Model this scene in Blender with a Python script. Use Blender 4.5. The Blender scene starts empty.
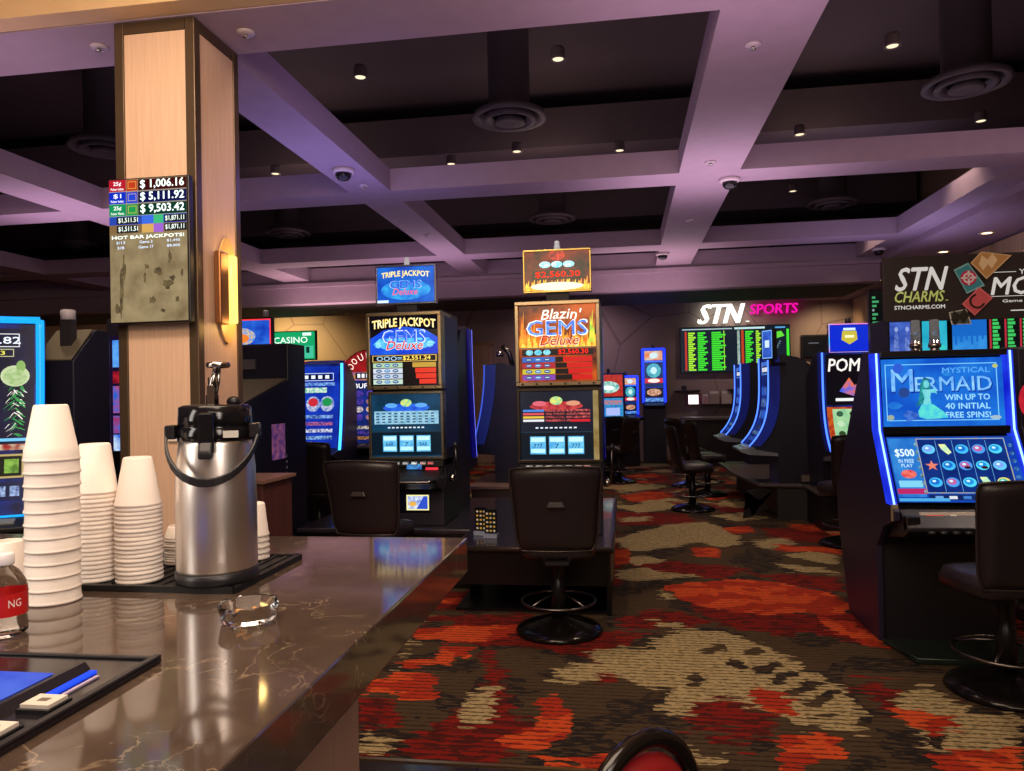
import bpy, math, random
from mathutils import Vector, Matrix, noise
random.seed(7)
SC = bpy.context.scene
COL = SC.collection
PI = math.pi
def R(d): return math.radians(d)

# ---------------------------------------------------------------- materials
def lin(c):
    if isinstance(c, str):
        c = c.lstrip('#'); c = tuple(int(c[i:i+2], 16)/255 for i in (0, 2, 4))
    return tuple((x/12.92 if x <= .04045 else ((x+.055)/1.055)**2.4) for x in c)
_m = {}
def P(hexc, rough=.5, metal=0., spec=.5, coat=0., trans=0., name=None, ior=1.45, bump=0, bscale=200):
    k = ('P', hexc, rough, metal, spec, coat, trans, bump, bscale)
    if k in _m: return _m[k]
    m = bpy.data.materials.new(name or 'surface'); m.use_nodes = True
    nt = m.node_tree; b = nt.nodes['Principled BSDF']
    c = lin(hexc)
    # slight procedural mottling
    tc = nt.nodes.new('ShaderNodeTexCoord'); n = nt.nodes.new('ShaderNodeTexNoise'); n.inputs['Scale'].default_value = 9
    n.inputs['Detail'].default_value = 3
    r = nt.nodes.new('ShaderNodeMix'); r.data_type = 'RGBA'
    nt.links.new(tc.outputs['Object'], n.inputs['Vector']); nt.links.new(n.outputs['Fac'], r.inputs['Factor'])
    r.inputs['A'].default_value = (*[x*.9 for x in c], 1); r.inputs['B'].default_value = (*[min(1, x*1.1) for x in c], 1)
    nt.links.new(r.outputs['Result'], b.inputs['Base Color'])
    b.inputs['Roughness'].default_value = rough; b.inputs['Metallic'].default_value = metal
    b.inputs['Specular IOR Level'].default_value = spec; b.inputs['Coat Weight'].default_value = coat
    b.inputs['Transmission Weight'].default_value = trans; b.inputs['IOR'].default_value = ior
    if bump:
        nb = nt.nodes.new('ShaderNodeTexNoise'); nb.inputs['Scale'].default_value = bscale
        bp = nt.nodes.new('ShaderNodeBump'); bp.inputs['Strength'].default_value = bump; bp.inputs['Distance'].default_value = .002
        nt.links.new(tc.outputs['Object'], nb.inputs['Vector']); nt.links.new(nb.outputs['Fac'], bp.inputs['Height']); nt.links.new(bp.outputs['Normal'], b.inputs['Normal'])
    _m[k] = m; return m
def E(hexc, s=1., c2=None, sc=20, det=3, contrast=.15):
    """light-giving surface; with c2 a procedural mix of two colours"""
    k = ('E', hexc, s, c2, sc, det, contrast)
    if k in _m: return _m[k]
    m = bpy.data.materials.new('lit_graphic'); m.use_nodes = True
    nt = m.node_tree; nt.nodes.clear()
    o = nt.nodes.new('ShaderNodeOutputMaterial'); e = nt.nodes.new('ShaderNodeEmission')
    e.inputs['Strength'].default_value = s; e.inputs['Color'].default_value = (*lin(hexc), 1)
    if c2:
        tc = nt.nodes.new('ShaderNodeTexCoord'); n = nt.nodes.new('ShaderNodeTexNoise'); n.inputs['Scale'].default_value = sc; n.inputs['Detail'].default_value = det
        cr = nt.nodes.new('ShaderNodeValToRGB'); cr.color_ramp.elements[0].position = .5-contrast; cr.color_ramp.elements[1].position = .5+contrast
        cr.color_ramp.elements[0].color = (*lin(hexc), 1); cr.color_ramp.elements[1].color = (*lin(c2), 1)
        nt.links.new(tc.outputs['Object'], n.inputs['Vector']); nt.links.new(n.outputs['Fac'], cr.inputs['Fac']); nt.links.new(cr.outputs['Color'], e.inputs['Color'])
    gl = nt.nodes.new('ShaderNodeBsdfGlossy'); gl.inputs['Roughness'].default_value = .25; gl.inputs['Color'].default_value = (.03, .03, .03, 1)
    ad = nt.nodes.new('ShaderNodeAddShader')
    nt.links.new(e.outputs[0], ad.inputs[0]); nt.links.new(gl.outputs[0], ad.inputs[1]); nt.links.new(ad.outputs[0], o.inputs['Surface'])
    _m[k] = m; return m

BLK = P('#1e1c20', .35); BLK2 = P('#0e0d10', .55); BODY = P('#25212e', .45); BODYB = P('#1d1c2a', .4)
CHR = P('#b8b4b0', .18, 1.); CHRD = P('#6a6664', .3, 1.); GOLD = P('#a08a5c', .3, 1.); BRZ = P('#5d4c3c', .42, .6)
LEA = P('#221b1e', .38, spec=.5, bump=.15, bscale=160); LEAB = P('#2a1e1c', .36, bump=.15, bscale=160)
PUR = P('#a08a9c', .7); DARK = P('#463a3c', .8); DUCT = P('#54484a', .7)

# ---------------------------------------------------------------- mesh builder
_tc = {}
def glyphs(s, bold):
    k = (s, bold)
    if k in _tc: return _tc[k]
    cu = bpy.data.curves.new('t', 'FONT'); cu.body = s; cu.size = 1; cu.resolution_u = 2; cu.offset = bold
    o = bpy.data.objects.new('t', cu); COL.objects.link(o)
    bpy.context.view_layer.update()
    me = bpy.data.meshes.new_from_object(o.evaluated_get(bpy.context.evaluated_depsgraph_get()))
    V = [(v.co.x, v.co.y) for v in me.vertices]; F = [tuple(p.vertices) for p in me.polygons]
    bpy.data.objects.remove(o); bpy.data.curves.remove(cu); bpy.data.meshes.remove(me)
    x0 = min(v[0] for v in V); x1 = max(v[0] for v in V); y0 = min(v[1] for v in V); y1 = max(v[1] for v in V)
    V = [((x-x0)/(x1-x0)-.5, (y-y0)/(y1-y0)-.5) for x, y in V]
    _tc[k] = (V, F); return _tc[k]

class G:
    def __init__(s): s.v = []; s.f = []; s.mi = []; s.mats = []; s.sm = []; s.T = Matrix.Identity(4); s.eps = .0012; s.sub = 0
    def m(s, mat):
        if mat not in s.mats: s.mats.append(mat)
        return s.mats.index(mat)
    def add(s, V, F, mat, smooth=False):
        b = len(s.v); i = s.m(mat)
        s.v += [tuple(s.T @ Vector(p)) for p in V]
        for f in F: s.f.append(tuple(b+j for j in f)); s.mi.append(i); s.sm.append(smooth)
    def box(s, x0, x1, y0, y1, z0, z1, mat):
        V = [(x, y, z) for x in (x0, x1) for y in (y0, y1) for z in (z0, z1)]
        s.add(V, [(0, 1, 3, 2), (4, 6, 7, 5), (0, 4, 5, 1), (2, 3, 7, 6), (0, 2, 6, 4), (1, 5, 7, 3)], mat); return s
    def prism(s, pts, a0, a1, mat, ax='X'):
        n = len(pts)
        def q(p, a): return (a, p[0], p[1]) if ax == 'X' else ((p[0], a, p[1]) if ax == 'Y' else (p[0], p[1], a))
        V = [q(p, a0) for p in pts]+[q(p, a1) for p in pts]
        F = [tuple(range(n))[::-1], tuple(range(n, 2*n))]+[(i, (i+1) % n, n+(i+1) % n, n+i) for i in range(n)]
        s.add(V, F, mat); return s
    def lathe(s, c, prof, mat, n=24, smooth=True, caps=True, ax='Z'):
        V = []
        for r, z in prof:
            for i in range(n):
                a = 2*PI*i/n; x, y = r*math.cos(a), r*math.sin(a)
                V.append((c[0]+x, c[1]+y, c[2]+z) if ax == 'Z' else ((c[0]+x, c[1]+z, c[2]+y) if ax == 'Y' else (c[0]+z, c[1]+x, c[2]+y)))
        F = [(k*n+i, k*n+(i+1) % n, (k+1)*n+(i+1) % n, (k+1)*n+i) for k in range(len(prof)-1) for i in range(n)]
        if caps: F += [tuple(range(n))[::-1], tuple((len(prof)-1)*n+i for i in range(n))]
        s.add(V, F, mat, smooth); return s
    def tube(s, pts, r, mat, n=8, closed=False):
        pts = [Vector(p) for p in pts]; N = len(pts); V = []; up = None
        for i, p in enumerate(pts):
            a = pts[(i-1) % N] if (closed or i) else p; b = pts[(i+1) % N] if (closed or i < N-1) else p
            d = (b-a).normalized()
            if up is None: up = d.orthogonal().normalized()
            up = (up-d*up.dot(d)).normalized(); w = d.cross(up)
            rr = r[i] if isinstance(r, (list, tuple)) else r
            for k in range(n):
                t = 2*PI*k/n; V.append(tuple(p+up*math.cos(t)*rr+w*math.sin(t)*rr))
        F = [(i*n+k, i*n+(k+1) % n, ((i+1) % N)*n+(k+1) % n, ((i+1) % N)*n+k) for i in range(N if closed else N-1) for k in range(n)]
        if not closed: F += [tuple(range(n))[::-1], tuple((N-1)*n+k for k in range(n))]
        s.add(V, F, mat, True); return s
    # flat graphics, facing -Y
    def rect(s, x0, z0, x1, z1, mat, L=1):
        y = -s.eps*L; n = max(1, int((z1-z0)/s.sub)) if s.sub else 1
        V = [(x, y, z0+(z1-z0)*k/n) for k in range(n+1) for x in (x0, x1)]
        s.add(V, [(2*k, 2*k+1, 2*k+3, 2*k+2) for k in range(n)], mat); return s
    def poly(s, pts, mat, L=1):
        y = -s.eps*L; s.add([(x, y, z) for x, z in pts], [tuple(range(len(pts)))], mat); return s
    def ell(s, cx, cz, rx, rz, mat, L=1, n=18, a0=0, a1=360):
        return s.poly([(cx+rx*math.cos(R(a0+(a1-a0)*i/n)), cz+rz*math.sin(R(a0+(a1-a0)*i/n))) for i in range(n if a1-a0 == 360 else n+1)], mat, L)
    def frame(s, x0, z0, x1, z1, t, mat, L=1):
        s.rect(x0, z0, x1, z0+t, mat, L); s.rect(x0, z1-t, x1, z1, mat, L); s.rect(x0, z0+t, x0+t, z1-t, mat, L); s.rect(x1-t, z0+t, x1, z1-t, mat, L); return s
    def text(s, t, cx, cz, w, h, mat, L=3, shear=0, bold=.02, arc=0, flip=False):
        V, F = glyphs(t, 0); y = -s.eps*L; d = min(bold, .045)*h*1.0
        for ox, oz in (((-d, 0), (d, 0), (0, d), (0, -d)) if d else ((0, 0),)):     # heavier strokes
            s.add([(cx+x*w+shear*z*h+ox, y, cz+z*h+arc*(1-4*x*x)+oz) for x, z in V], F, mat)
        return s
    def build(s, name, parent=None, bevel=0, seg=2, sub=0):
        me = bpy.data.meshes.new(name); me.from_pydata(s.v, [], s.f)
        for m in s.mats: me.materials.append(m)
        for p, i, k in zip(me.polygons, s.mi, s.sm): p.material_index = i; p.use_smooth = k
        me.update()
        o = bpy.data.objects.new(name, me); COL.objects.link(o)
        if parent: o.parent = parent
        if bevel:
            b = o.modifiers.new('bevel', 'BEVEL'); b.width = bevel; b.segments = seg; b.limit_method = 'ANGLE'
        if sub:
            b = o.modifiers.new('sub', 'SUBSURF'); b.levels = b.render_levels = sub
        return o

def tag(o, label=None, cat=None, group=None, kind=None):
    if label: o['label'] = label
    if cat: o['category'] = cat
    if group: o['group'] = group
    if kind: o['kind'] = kind
    return o
def thing(name, label, cat, loc=(0, 0, 0), rz=0, group=None):
    o = bpy.data.objects.new(name, None); COL.objects.link(o); o.empty_display_size = .1
    o.location = loc; o.rotation_euler = (0, 0, R(rz)); return tag(o, label, cat, group)
def struct(g, name, **k):
    o = g.build(name, **k); o['kind'] = 'structure'; return o
def copy_tree(o, parent=None):
    c = o.copy(); COL.objects.link(c)
    if parent: c.parent = parent
    for ch in list(o.children): copy_tree(ch, c)
    return c
def dup(o, loc, rz, label=None, group=None):
    c = copy_tree(o); c.location = loc; c.rotation_euler = (0, 0, R(rz))
    if label: c['label'] = label
    if group: c['group'] = group
    return c
def screen(w, h, bg, back=None, t=.015):
    g = G(); g.box(-w/2, w/2, .0005, t, 0, h, back or BLK2); g.rect(-w/2, 0, w/2, h, bg, 0); return g
def place(o, loc, tilt=0, rz=0, roll=0):
    o.location = loc; o.rotation_euler = (R(tilt), R(roll), R(rz)); return o

# ================================================================ CAMERA
cam = bpy.data.cameras.new('camera'); co = bpy.data.objects.new('camera', cam); COL.objects.link(co)
cam.sensor_width = 36; cam.lens = 750/1024*36; cam.clip_start = .05; cam.clip_end = 200
yaw, pit, rol = .14796, .01002, -.02004
f = Vector((-math.sin(yaw)*math.cos(pit), math.cos(yaw)*math.cos(pit), math.sin(pit)))
r = Vector((math.cos(yaw), math.sin(yaw), 0)); u = r.cross(f)
r2 = r*math.cos(rol)+u*math.sin(rol); u2 = u*math.cos(rol)-r*math.sin(rol)
mm = Matrix.Identity(4)
for i in range(3): mm[i][0] = r2[i]; mm[i][1] = u2[i]; mm[i][2] = -f[i]
mm.translation = Vector((0, 0, 1.47)); co.matrix_world = mm
SC.camera = co

# ================================================================ SHELL
XL, XR, YB, YN = -12.0, 4.62, 16.0, -1.2
H = 3.3
# carpet with its painted pattern fields as attributes
# outlines (floor metres) of the large woven shapes near the bar: beige, orange, red, dark strokes
BEIP = [[(-0.25,4.23),(-0.08,4.35),(0.13,4.37),(0.3,4.71),(0.56,4.7),(0.75,4.48),(0.9,4.18),(1.0,3.92),(1.04,3.69),(0.97,3.38),(0.88,3.37),(0.8,3.48),(0.72,3.37),(0.66,3.48),(0.54,3.61),(0.44,3.71),(0.37,3.65),(0.24,3.49),(0.15,3.46),(0.11,3.56),(0.2,3.74),(0.04,3.82),(-0.05,3.86),(-0.16,4.04)],[(-0.09,6.22),(0.14,6.3),(0.54,6.06),(0.28,5.92),(-0.09,5.94)],[(-0.11,7.55),(0.19,7.98),(0.48,8.38),(0.84,8.55),(1.06,8.09),(1.09,7.35),(0.88,7.19),(0.66,7.39),(0.4,7.14),(0.1,6.95),(-0.07,7.12)],[(1.21,7.48),(1.5,7.69),(1.57,7.38),(1.34,7.16),(1.2,7.18)],[(1.34,6.91),(1.65,7.04),(1.81,6.88),(1.73,6.58),(1.51,6.66)],[(0.24,5.61),(0.32,5.57),(0.29,5.34),(0.21,5.32)],[(0.17,4.9),(0.35,4.87),(0.3,4.72),(0.17,4.74)],[(1.26,3.84),(1.43,3.95),(1.46,3.81),(1.49,3.64),(1.71,3.6),(1.54,3.26),(1.36,3.2),(1.18,3.22),(1.19,3.46),(1.22,3.66)],[(-1.16,3.13),(-1.03,3.13),(-0.96,3.04),(-1.02,2.96),(-1.1,2.97)],[(-0.8,3.4),(-0.76,3.59),(-0.66,3.77),(-0.63,3.56),(-0.65,3.28),(-0.73,3.26)],[(0.22,3.14),(0.36,3.14),(0.33,3.06),(0.23,3.04)],[(-0.38,4.01),(-0.16,4.1),(-0.12,3.95),(-0.28,3.79),(-0.39,3.85)],[(-1.03,4.65),(-0.92,4.65),(-0.9,4.52),(-1.0,4.51)],[(-0.13,6.62),(0.16,6.77),(0.35,6.62),(0.09,6.41)],[(-0.17,9.67),(0.5,10.08),(0.75,9.58),(0.15,9.16)],[(-0.25,11.72),(0.2,12.04),(0.52,11.4),(-0.1,10.97)],[(0.96,8.99),(1.43,9.19),(1.59,8.83),(1.19,8.56)],[(1.22,6.55),(1.5,6.43),(1.63,6.24),(1.31,6.24)],[(0.88,5.73),(1.06,5.71),(0.9,5.59)],[(0.08,10.25),(0.52,10.5),(0.76,10.2),(0.24,9.9)],[(-0.37,14.86),(0.79,15.6),(0.87,14.79),(-0.23,14.12)],[(-0.08,8.78),(0.22,8.88),(0.28,8.62),(-0.04,8.48)]]
ORAP = [[(0.26,5.73),(0.73,5.99),(1.1,5.9),(1.4,5.64),(1.5,5.32),(1.34,5.06),(1.16,5.15),(0.85,5.04),(0.62,5.15),(0.38,5.32)],[(-1.36,3.69),(-1.21,3.84),(-0.98,3.8),(-0.98,3.68),(-1.19,3.58),(-1.31,3.55)],[(-1.28,4.01),(-1.03,4.13),(-0.99,4.27),(-0.97,4.01),(-1.18,3.88)],[(-1.36,4.6),(-0.99,4.65),(-0.7,4.73),(-0.7,4.53),(-0.97,4.36),(-1.26,4.4)],[(-1.11,4.3),(-0.9,4.3),(-0.9,4.12),(-1.06,4.15)],[(-1.15,3.63),(-0.94,3.65),(-0.93,3.52),(-1.11,3.49)],[(-0.45,3.62),(-0.36,3.64),(-0.27,3.45),(-0.27,3.25),(-0.34,3.09),(-0.4,3.05),(-0.51,3.13),(-0.56,3.19),(-0.46,3.27),(-0.42,3.4)],[(-0.41,3.06),(-0.23,3.02),(-0.04,3.08),(-0.1,2.96),(-0.3,2.94)],[(0.57,3.75),(0.69,3.8),(0.75,3.67),(0.73,3.52),(0.64,3.5),(0.58,3.63)],[(0.62,3.32),(0.78,3.38),(0.88,3.31),(0.82,3.13),(0.73,3.1),(0.66,3.02),(0.56,3.0),(0.56,3.11)],[(1.18,3.68),(1.3,3.62),(1.4,3.53),(1.4,3.45),(1.25,3.41),(1.18,3.49)],[(1.13,3.22),(1.31,3.25),(1.56,3.29),(1.46,3.1),(1.17,3.06)],[(-0.81,5.67),(-0.59,5.65),(-0.59,5.36),(-0.75,5.38)],[(-0.18,7.05),(0.03,7.03),(0.02,6.43),(-0.15,6.44)],[(0.6,7.18),(0.85,7.13),(0.8,6.75),(0.59,6.74)],[(1.38,7.37),(1.64,7.23),(1.91,7.25),(1.83,6.94),(1.37,7.05)],[(1.18,5.08),(1.38,4.93),(1.45,4.69),(1.44,4.46),(1.35,4.46),(1.19,4.79)],[(-0.11,10.63),(0.27,10.97),(0.56,10.38),(0.08,10.01)],[(1.71,8.42),(2.12,8.47),(2.12,8.02),(1.76,8.01)],[(0.98,10.7),(1.35,10.9),(1.56,10.51),(1.09,10.14)],[(-0.11,13.15),(0.46,13.44),(0.55,12.93),(0.0,12.66)],[(1.01,8.2),(1.3,8.33),(1.3,7.95),(1.05,7.8)],[(-1.38,5.27),(-1.08,5.32),(-1.03,5.18),(-1.32,5.11)]]
REDP = [[(-1.36,4.84),(-0.7,4.96),(-0.34,4.71),(0.1,4.6),(-0.06,4.24),(-0.27,4.16),(-0.54,4.31),(-0.88,4.32),(-1.2,4.42)],[(-0.84,4.3),(-0.73,4.18),(-0.64,3.81),(-0.52,3.39),(-0.36,3.31),(-0.52,2.94),(-0.81,2.9),(-0.96,2.99),(-0.84,3.33),(-0.71,3.7)],[(-0.07,4.89),(0.16,5.14),(0.44,5.02),(0.59,4.83),(0.26,4.72),(-0.07,4.69)],[(0.37,5.48),(0.62,5.18),(0.95,5.15),(1.47,5.13),(1.44,4.43),(1.27,4.56),(1.09,4.72),(0.86,4.64),(0.65,4.74),(0.48,4.99)],[(0.27,3.76),(0.44,3.76),(0.49,3.6),(0.4,3.37),(0.28,3.34),(0.24,3.5)],[(1.14,4.03),(1.28,3.84),(1.23,3.54),(1.15,3.65),(1.11,3.81)],[(-0.23,4.19),(0.01,4.05),(-0.08,3.76),(-0.19,3.8)],[(-0.1,6.78),(0.48,6.56),(0.99,6.31),(0.73,6.01),(0.14,6.12)],[(1.4,8.22),(2.13,8.06),(1.95,7.4),(1.41,7.52)],[(-0.18,9.26),(0.68,9.13),(0.79,8.47),(-0.08,8.28)],[(1.28,3.56),(1.5,3.51),(1.58,3.45),(1.3,3.39)],[(-0.32,12.86),(0.67,13.22),(0.74,12.2),(-0.2,11.88)],[(-1.5,5.43),(-0.73,5.54),(-0.63,5.05),(-1.33,5.0)],[(-0.18,6.47),(-0.07,6.47),(-0.06,5.72),(-0.15,5.72)],[(0.96,6.2),(1.6,6.13),(1.52,5.65),(1.14,5.86)],[(0.67,11.4),(1.44,11.62),(1.53,10.9),(0.8,10.63)],[(1.08,10.08),(1.55,9.92),(1.8,9.2),(1.13,9.19)],[(0.59,8.0),(0.78,7.93),(0.75,7.66),(0.56,7.65)],[(-0.21,7.97),(-0.08,7.97),(-0.07,7.14),(-0.18,7.14)],[(-1.31,3.54),(-1.14,3.51),(-1.02,3.24),(-1.19,3.19)],[(1.27,3.14),(1.49,3.16),(1.4,2.96),(1.18,2.94)]]
OLIP = [[(0.54,4.22),(0.6,4.15),(0.57,4.05),(0.52,4.1)],[(0.62,4.11),(0.78,4.23),(0.8,4.16),(0.65,3.98)],[(0.68,3.96),(0.88,4.14),(0.9,4.06),(0.7,3.85)],[(0.72,3.8),(0.92,3.98),(0.94,3.91),(0.75,3.7)],[(0.78,3.69),(0.99,3.85),(0.99,3.78),(0.8,3.62)],[(0.82,3.56),(0.96,3.66),(0.96,3.59),(0.82,3.5)],[(0.38,4.41),(0.54,4.49),(0.58,4.41),(0.44,4.31)],[(0.63,4.39),(0.75,4.44),(0.76,4.36),(0.65,4.29)],[(0.27,3.94),(0.34,3.99),(0.37,3.89),(0.28,3.84)],[(-1.37,4.02),(-1.3,4.13),(-1.24,3.94),(-1.32,3.91)],[(-1.18,3.74),(-1.05,3.77),(-1.03,3.72),(-1.15,3.68)],[(1.23,3.44),(1.28,3.36),(1.22,3.26),(1.19,3.34)],[(0.63,5.96),(0.89,5.79),(0.82,5.66),(0.62,5.71)],[(-1.3,4.71),(-1.14,4.75),(-1.11,4.54),(-1.24,4.54)]]
def prep(L): return [(P_, min(p[0] for p in P_)-.2, max(p[0] for p in P_)+.2, min(p[1] for p in P_)-.3, max(p[1] for p in P_)+.3) for P_ in L]
BEIP, ORAP, REDP, OLIP = prep(BEIP), prep(ORAP), prep(REDP), prep(OLIP)
def field(L, x, y):
    v = -1.
    for P_, a, b_, c, d in L:
        if x < a or x > b_ or y < c or y > d: continue
        ins = False; m = 9.; n = len(P_)
        for i in range(n):
            x1, y1 = P_[i]; x2, y2 = P_[(i+1) % n]
            if (y1 > y) != (y2 > y) and x < (x2-x1)*(y-y1)/(y2-y1)+x1: ins = not ins
            dx, dy = x2-x1, y2-y1; q = dx*dx+dy*dy
            t = 0 if q == 0 else max(0, min(1, ((x-x1)*dx+(y-y1)*dy)/q)); ex, ey = x-x1-t*dx, y-y1-t*dy; m = min(m, ex*ex+ey*ey)
        m = math.sqrt(m)/.13; v = max(v, m if ins else -m)
    return v
def carpet():
    x0, x1, y0, y1 = XL, XR, 2.93, YB
    xs = []; x = x0
    while x < x1: xs.append(x); x += .03 if -1.4 < x < 2.6 else .12
    xs.append(x1); ys = []; y = y0
    while y < y1: ys.append(y); y += .03 if y < 7 else .06
    ys.append(y1)
    V = [(x, y, 0) for y in ys for x in xs]; n = len(xs)
    F = [(j*n+i, j*n+i+1, (j+1)*n+i+1, (j+1)*n+i) for j in range(len(ys)-1) for i in range(n-1)]
    me = bpy.data.meshes.new('floor'); me.from_pydata(V, [], F)
    at = me.color_attributes.new('pat', 'FLOAT_COLOR', 'POINT')
    a2 = me.color_attributes.new('oli', 'FLOAT_COLOR', 'POINT')
    d = []; d2 = []
    N = noise.noise
    for x, y, _ in V:
        wx = x+.035*N((x*4, y*4, 0))+.03*N((x*11, y*11, 5)); wy = y+.05*N((x*4, y*4, 9))+.04*N((x*11, y*11, 2))
        near = 1.5 if (2.9 < y < 9.5 and -1.4 < x < 2.0) else (.35 if y > 9.5 and -1.2 < x < 2 else 0.)
        s = 1.15
        yo = y; xo = x
        if y > 6: x, y = x*(1+.11*(y-6)), 6+(y-6)*1.7
        g1 = N((x*1.0*s+3, y*.85*s, 1.3))+.4*N((x*3*s, y*2.6*s, 4))-.2-.5*near
        g2 = N((x*.9*s-7, y*.9*s, 7.7))+.5*N((x*2.8*s, y*3*s, 8))-.28-.5*near
        g3 = N((x*.9*s+11, y*.8*s, 12.1))+.4*N((x*3*s, y*2.6*s, 14))-.02-.4*near
        x, y = xo, yo
        d += [max(g3, field(REDP, wx, wy)), max(g2, field(ORAP, wx, wy)), max(g1, field(BEIP, wx, wy)), 1]
        o = max(N((x*1.6, y*1.4, 30))-.35-.4*near, field(OLIP, wx, wy)); d2 += [o, 0, 0, 1]
    at.data.foreach_set('color', d); a2.data.foreach_set('color', d2)
    m = bpy.data.materials.new('patterned_carpet'); m.use_nodes = True; nt = m.node_tree; b = nt.nodes['Principled BSDF']
    nn = nt.nodes.new; lk = nt.links.new
    def A(nm): a = nn('ShaderNodeAttribute'); a.attribute_name = nm; s = nn('ShaderNodeSeparateColor'); lk(a.outputs['Color'], s.inputs[0]); return s
    p = A('pat'); o = A('oli')
    tc = nn('ShaderNodeTexCoord')
    def mapn(sx, sy, scale, det=2):
        mp = nn('ShaderNodeMapping'); mp.inputs['Scale'].default_value = (sx, sy, 1); lk(tc.outputs['Object'], mp.inputs['Vector'])
        t = nn('ShaderNodeTexNoise'); t.inputs['Scale'].default_value = scale; t.inputs['Detail'].default_value = det; lk(mp.outputs[0], t.inputs['Vector']); return t.outputs['Fac']
    def M(op, a, bb, c=None):
        t = nn('ShaderNodeMath'); t.operation = op
        for i, v in enumerate((a, bb, c)):
            if v is None: continue
            if isinstance(v, (int, float)): t.inputs[i].default_value = v
            else: lk(v, t.inputs[i])
        return t.outputs[0]
    st = M('SUBTRACT', mapn(1, 5, 5, 3), .5)          # long ragged rows across the room
    fine = mapn(1, 4.5, 22, 2)                       # broken dark dashes
    wv = nn('ShaderNodeTexWave'); wv.wave_type = 'BANDS'; wv.bands_direction = 'Y'; wv.inputs['Scale'].default_value = 7.5; wv.inputs['Distortion'].default_value = 1.2; wv.inputs['Detail'].default_value = 1
    wv.inputs['Detail Scale'].default_value = 3
    lk(tc.outputs['Object'], wv.inputs['Vector'])
    dash = M('MULTIPLY', M('GREATER_THAN', wv.outputs['Fac'], .80), M('GREATER_THAN', fine, .44))
    def thr(ch, k=1.0, off=0.): return M('GREATER_THAN', M('ADD', ch, M('MULTIPLY', st, k)), off)
    def mix(a, bcol, fac):
        t = nn('ShaderNodeMix'); t.data_type = 'RGBA'
        if isinstance(a, str): t.inputs['A'].default_value = (*lin(a), 1)
        else: lk(a, t.inputs['A'])
        if isinstance(bcol, str): t.inputs['B'].default_value = (*lin(bcol), 1)
        else: lk(bcol, t.inputs['B'])
        lk(fac, t.inputs['Factor']); return t.outputs['Result']
    patch = M('GREATER_THAN', mapn(1, 1, 2.2, 2), .52)
    base = mix('#463828', '#241f1e', M('MULTIPLY', patch, M('GREATER_THAN', mapn(1, 4, 12, 2), .47)))
    redc = mix('#741a14', '#4c1714', M('GREATER_THAN', mapn(1, 3, 8, 3), .52))
    c = mix(base, redc, thr(p.outputs[0], 2.2))
    beic = mix('#a29068', '#84734f', M('GREATER_THAN', mapn(1, 2, 30), .55))
    c = mix(c, beic, thr(p.outputs[2], 2.4))
    c = mix(c, base, thr(o.outputs[0], 1.0))
    orac = mix('#bc4822', '#9c2e1a', M('GREATER_THAN', mapn(1, 1.5, 3.5), .5))
    c = mix(c, orac, thr(p.outputs[1], 1.5))
    c = mix(c, '#241c18', M('MULTIPLY', dash, .8))
    lk(c, b.inputs['Base Color']); b.inputs['Roughness'].default_value = .95; b.inputs['Specular IOR Level'].default_value = .1
    bpn = nn('ShaderNodeBump'); bpn.inputs['Strength'].default_value = .5; bpn.inputs['Distance'].default_value = .003; lk(mapn(1, 1, 350, 1), bpn.inputs['Height']); lk(bpn.outputs[0], b.inputs['Normal'])
    me.materials.append(m)
    ob = bpy.data.objects.new('floor', me); COL.objects.link(ob); ob['kind'] = 'structure'
carpet()
# tiled floor of the bar, and brass strip between
def tile_mat():
    m = bpy.data.materials.new('dark_floor_tile'); m.use_nodes = True; nt = m.node_tree; b = nt.nodes['Principled BSDF']
    tc = nt.nodes.new('ShaderNodeTexCoord'); br = nt.nodes.new('ShaderNodeTexBrick'); br.offset = 0
    br.inputs['Color1'].default_value = (*lin('#241f22'), 1); br.inputs['Color2'].default_value = (*lin('#2b2528'), 1); br.inputs['Mortar'].default_value = (*lin('#0c0a0a'), 1)
    br.inputs['Scale'].default_value = 1; br.inputs['Brick Width'].default_value = .6; br.inputs['Row Height'].default_value = .6; br.inputs['Mortar Size'].default_value = .004
    nt.links.new(tc.outputs['Object'], br.inputs['Vector']); nt.links.new(br.outputs['Color'], b.inputs['Base Color'])
    b.inputs['Roughness'].default_value = .12; return m
struct(G().box(XL, XR, YN, 2.92, -.05, .0, tile_mat()), 'floor')
struct(G().box(XL, XR, 2.915, 2.935, -.02, .006, P('#c8a878', .3, 1.)), 'trim_1')
struct(G().box(XL, XR, 2.935, YB, -.08, -.004, DARK), 'floor')

# walls
def wallmat(a, b_):
    m = bpy.data.materials.new('wall_panelling'); m.use_nodes = True; nt = m.node_tree; b = nt.nodes['Principled BSDF']
    tc = nt.nodes.new('ShaderNodeTexCoord'); v = nt.nodes.new('ShaderNodeTexVoronoi'); v.feature = 'DISTANCE_TO_EDGE'; v.inputs['Scale'].default_value = .62
    mp = nt.nodes.new('ShaderNodeMapping'); mp.inputs['Scale'].default_value = (1, 1, .8); nt.links.new(tc.outputs['Object'], mp.inputs['Vector']); nt.links.new(mp.outputs[0], v.inputs['Vector'])
    cr = nt.nodes.new('ShaderNodeValToRGB'); cr.color_ramp.elements[0].position = .003; cr.color_ramp.elements[1].position = .010
    cr.color_ramp.elements[0].color = (*lin(b_), 1); cr.color_ramp.elements[1].color = (*lin(a), 1)
    nt.links.new(v.outputs['Distance'], cr.inputs['Fac']); nt.links.new(cr.outputs['Color'], b.inputs['Base Color']); b.inputs['Roughness'].default_value = .6; return m
WB = wallmat('#a08c82', '#82706a')
struct(G().box(XL-.1, XR+.1, YB, YB+.1, 0, 5, WB), 'wall_back')
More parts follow.
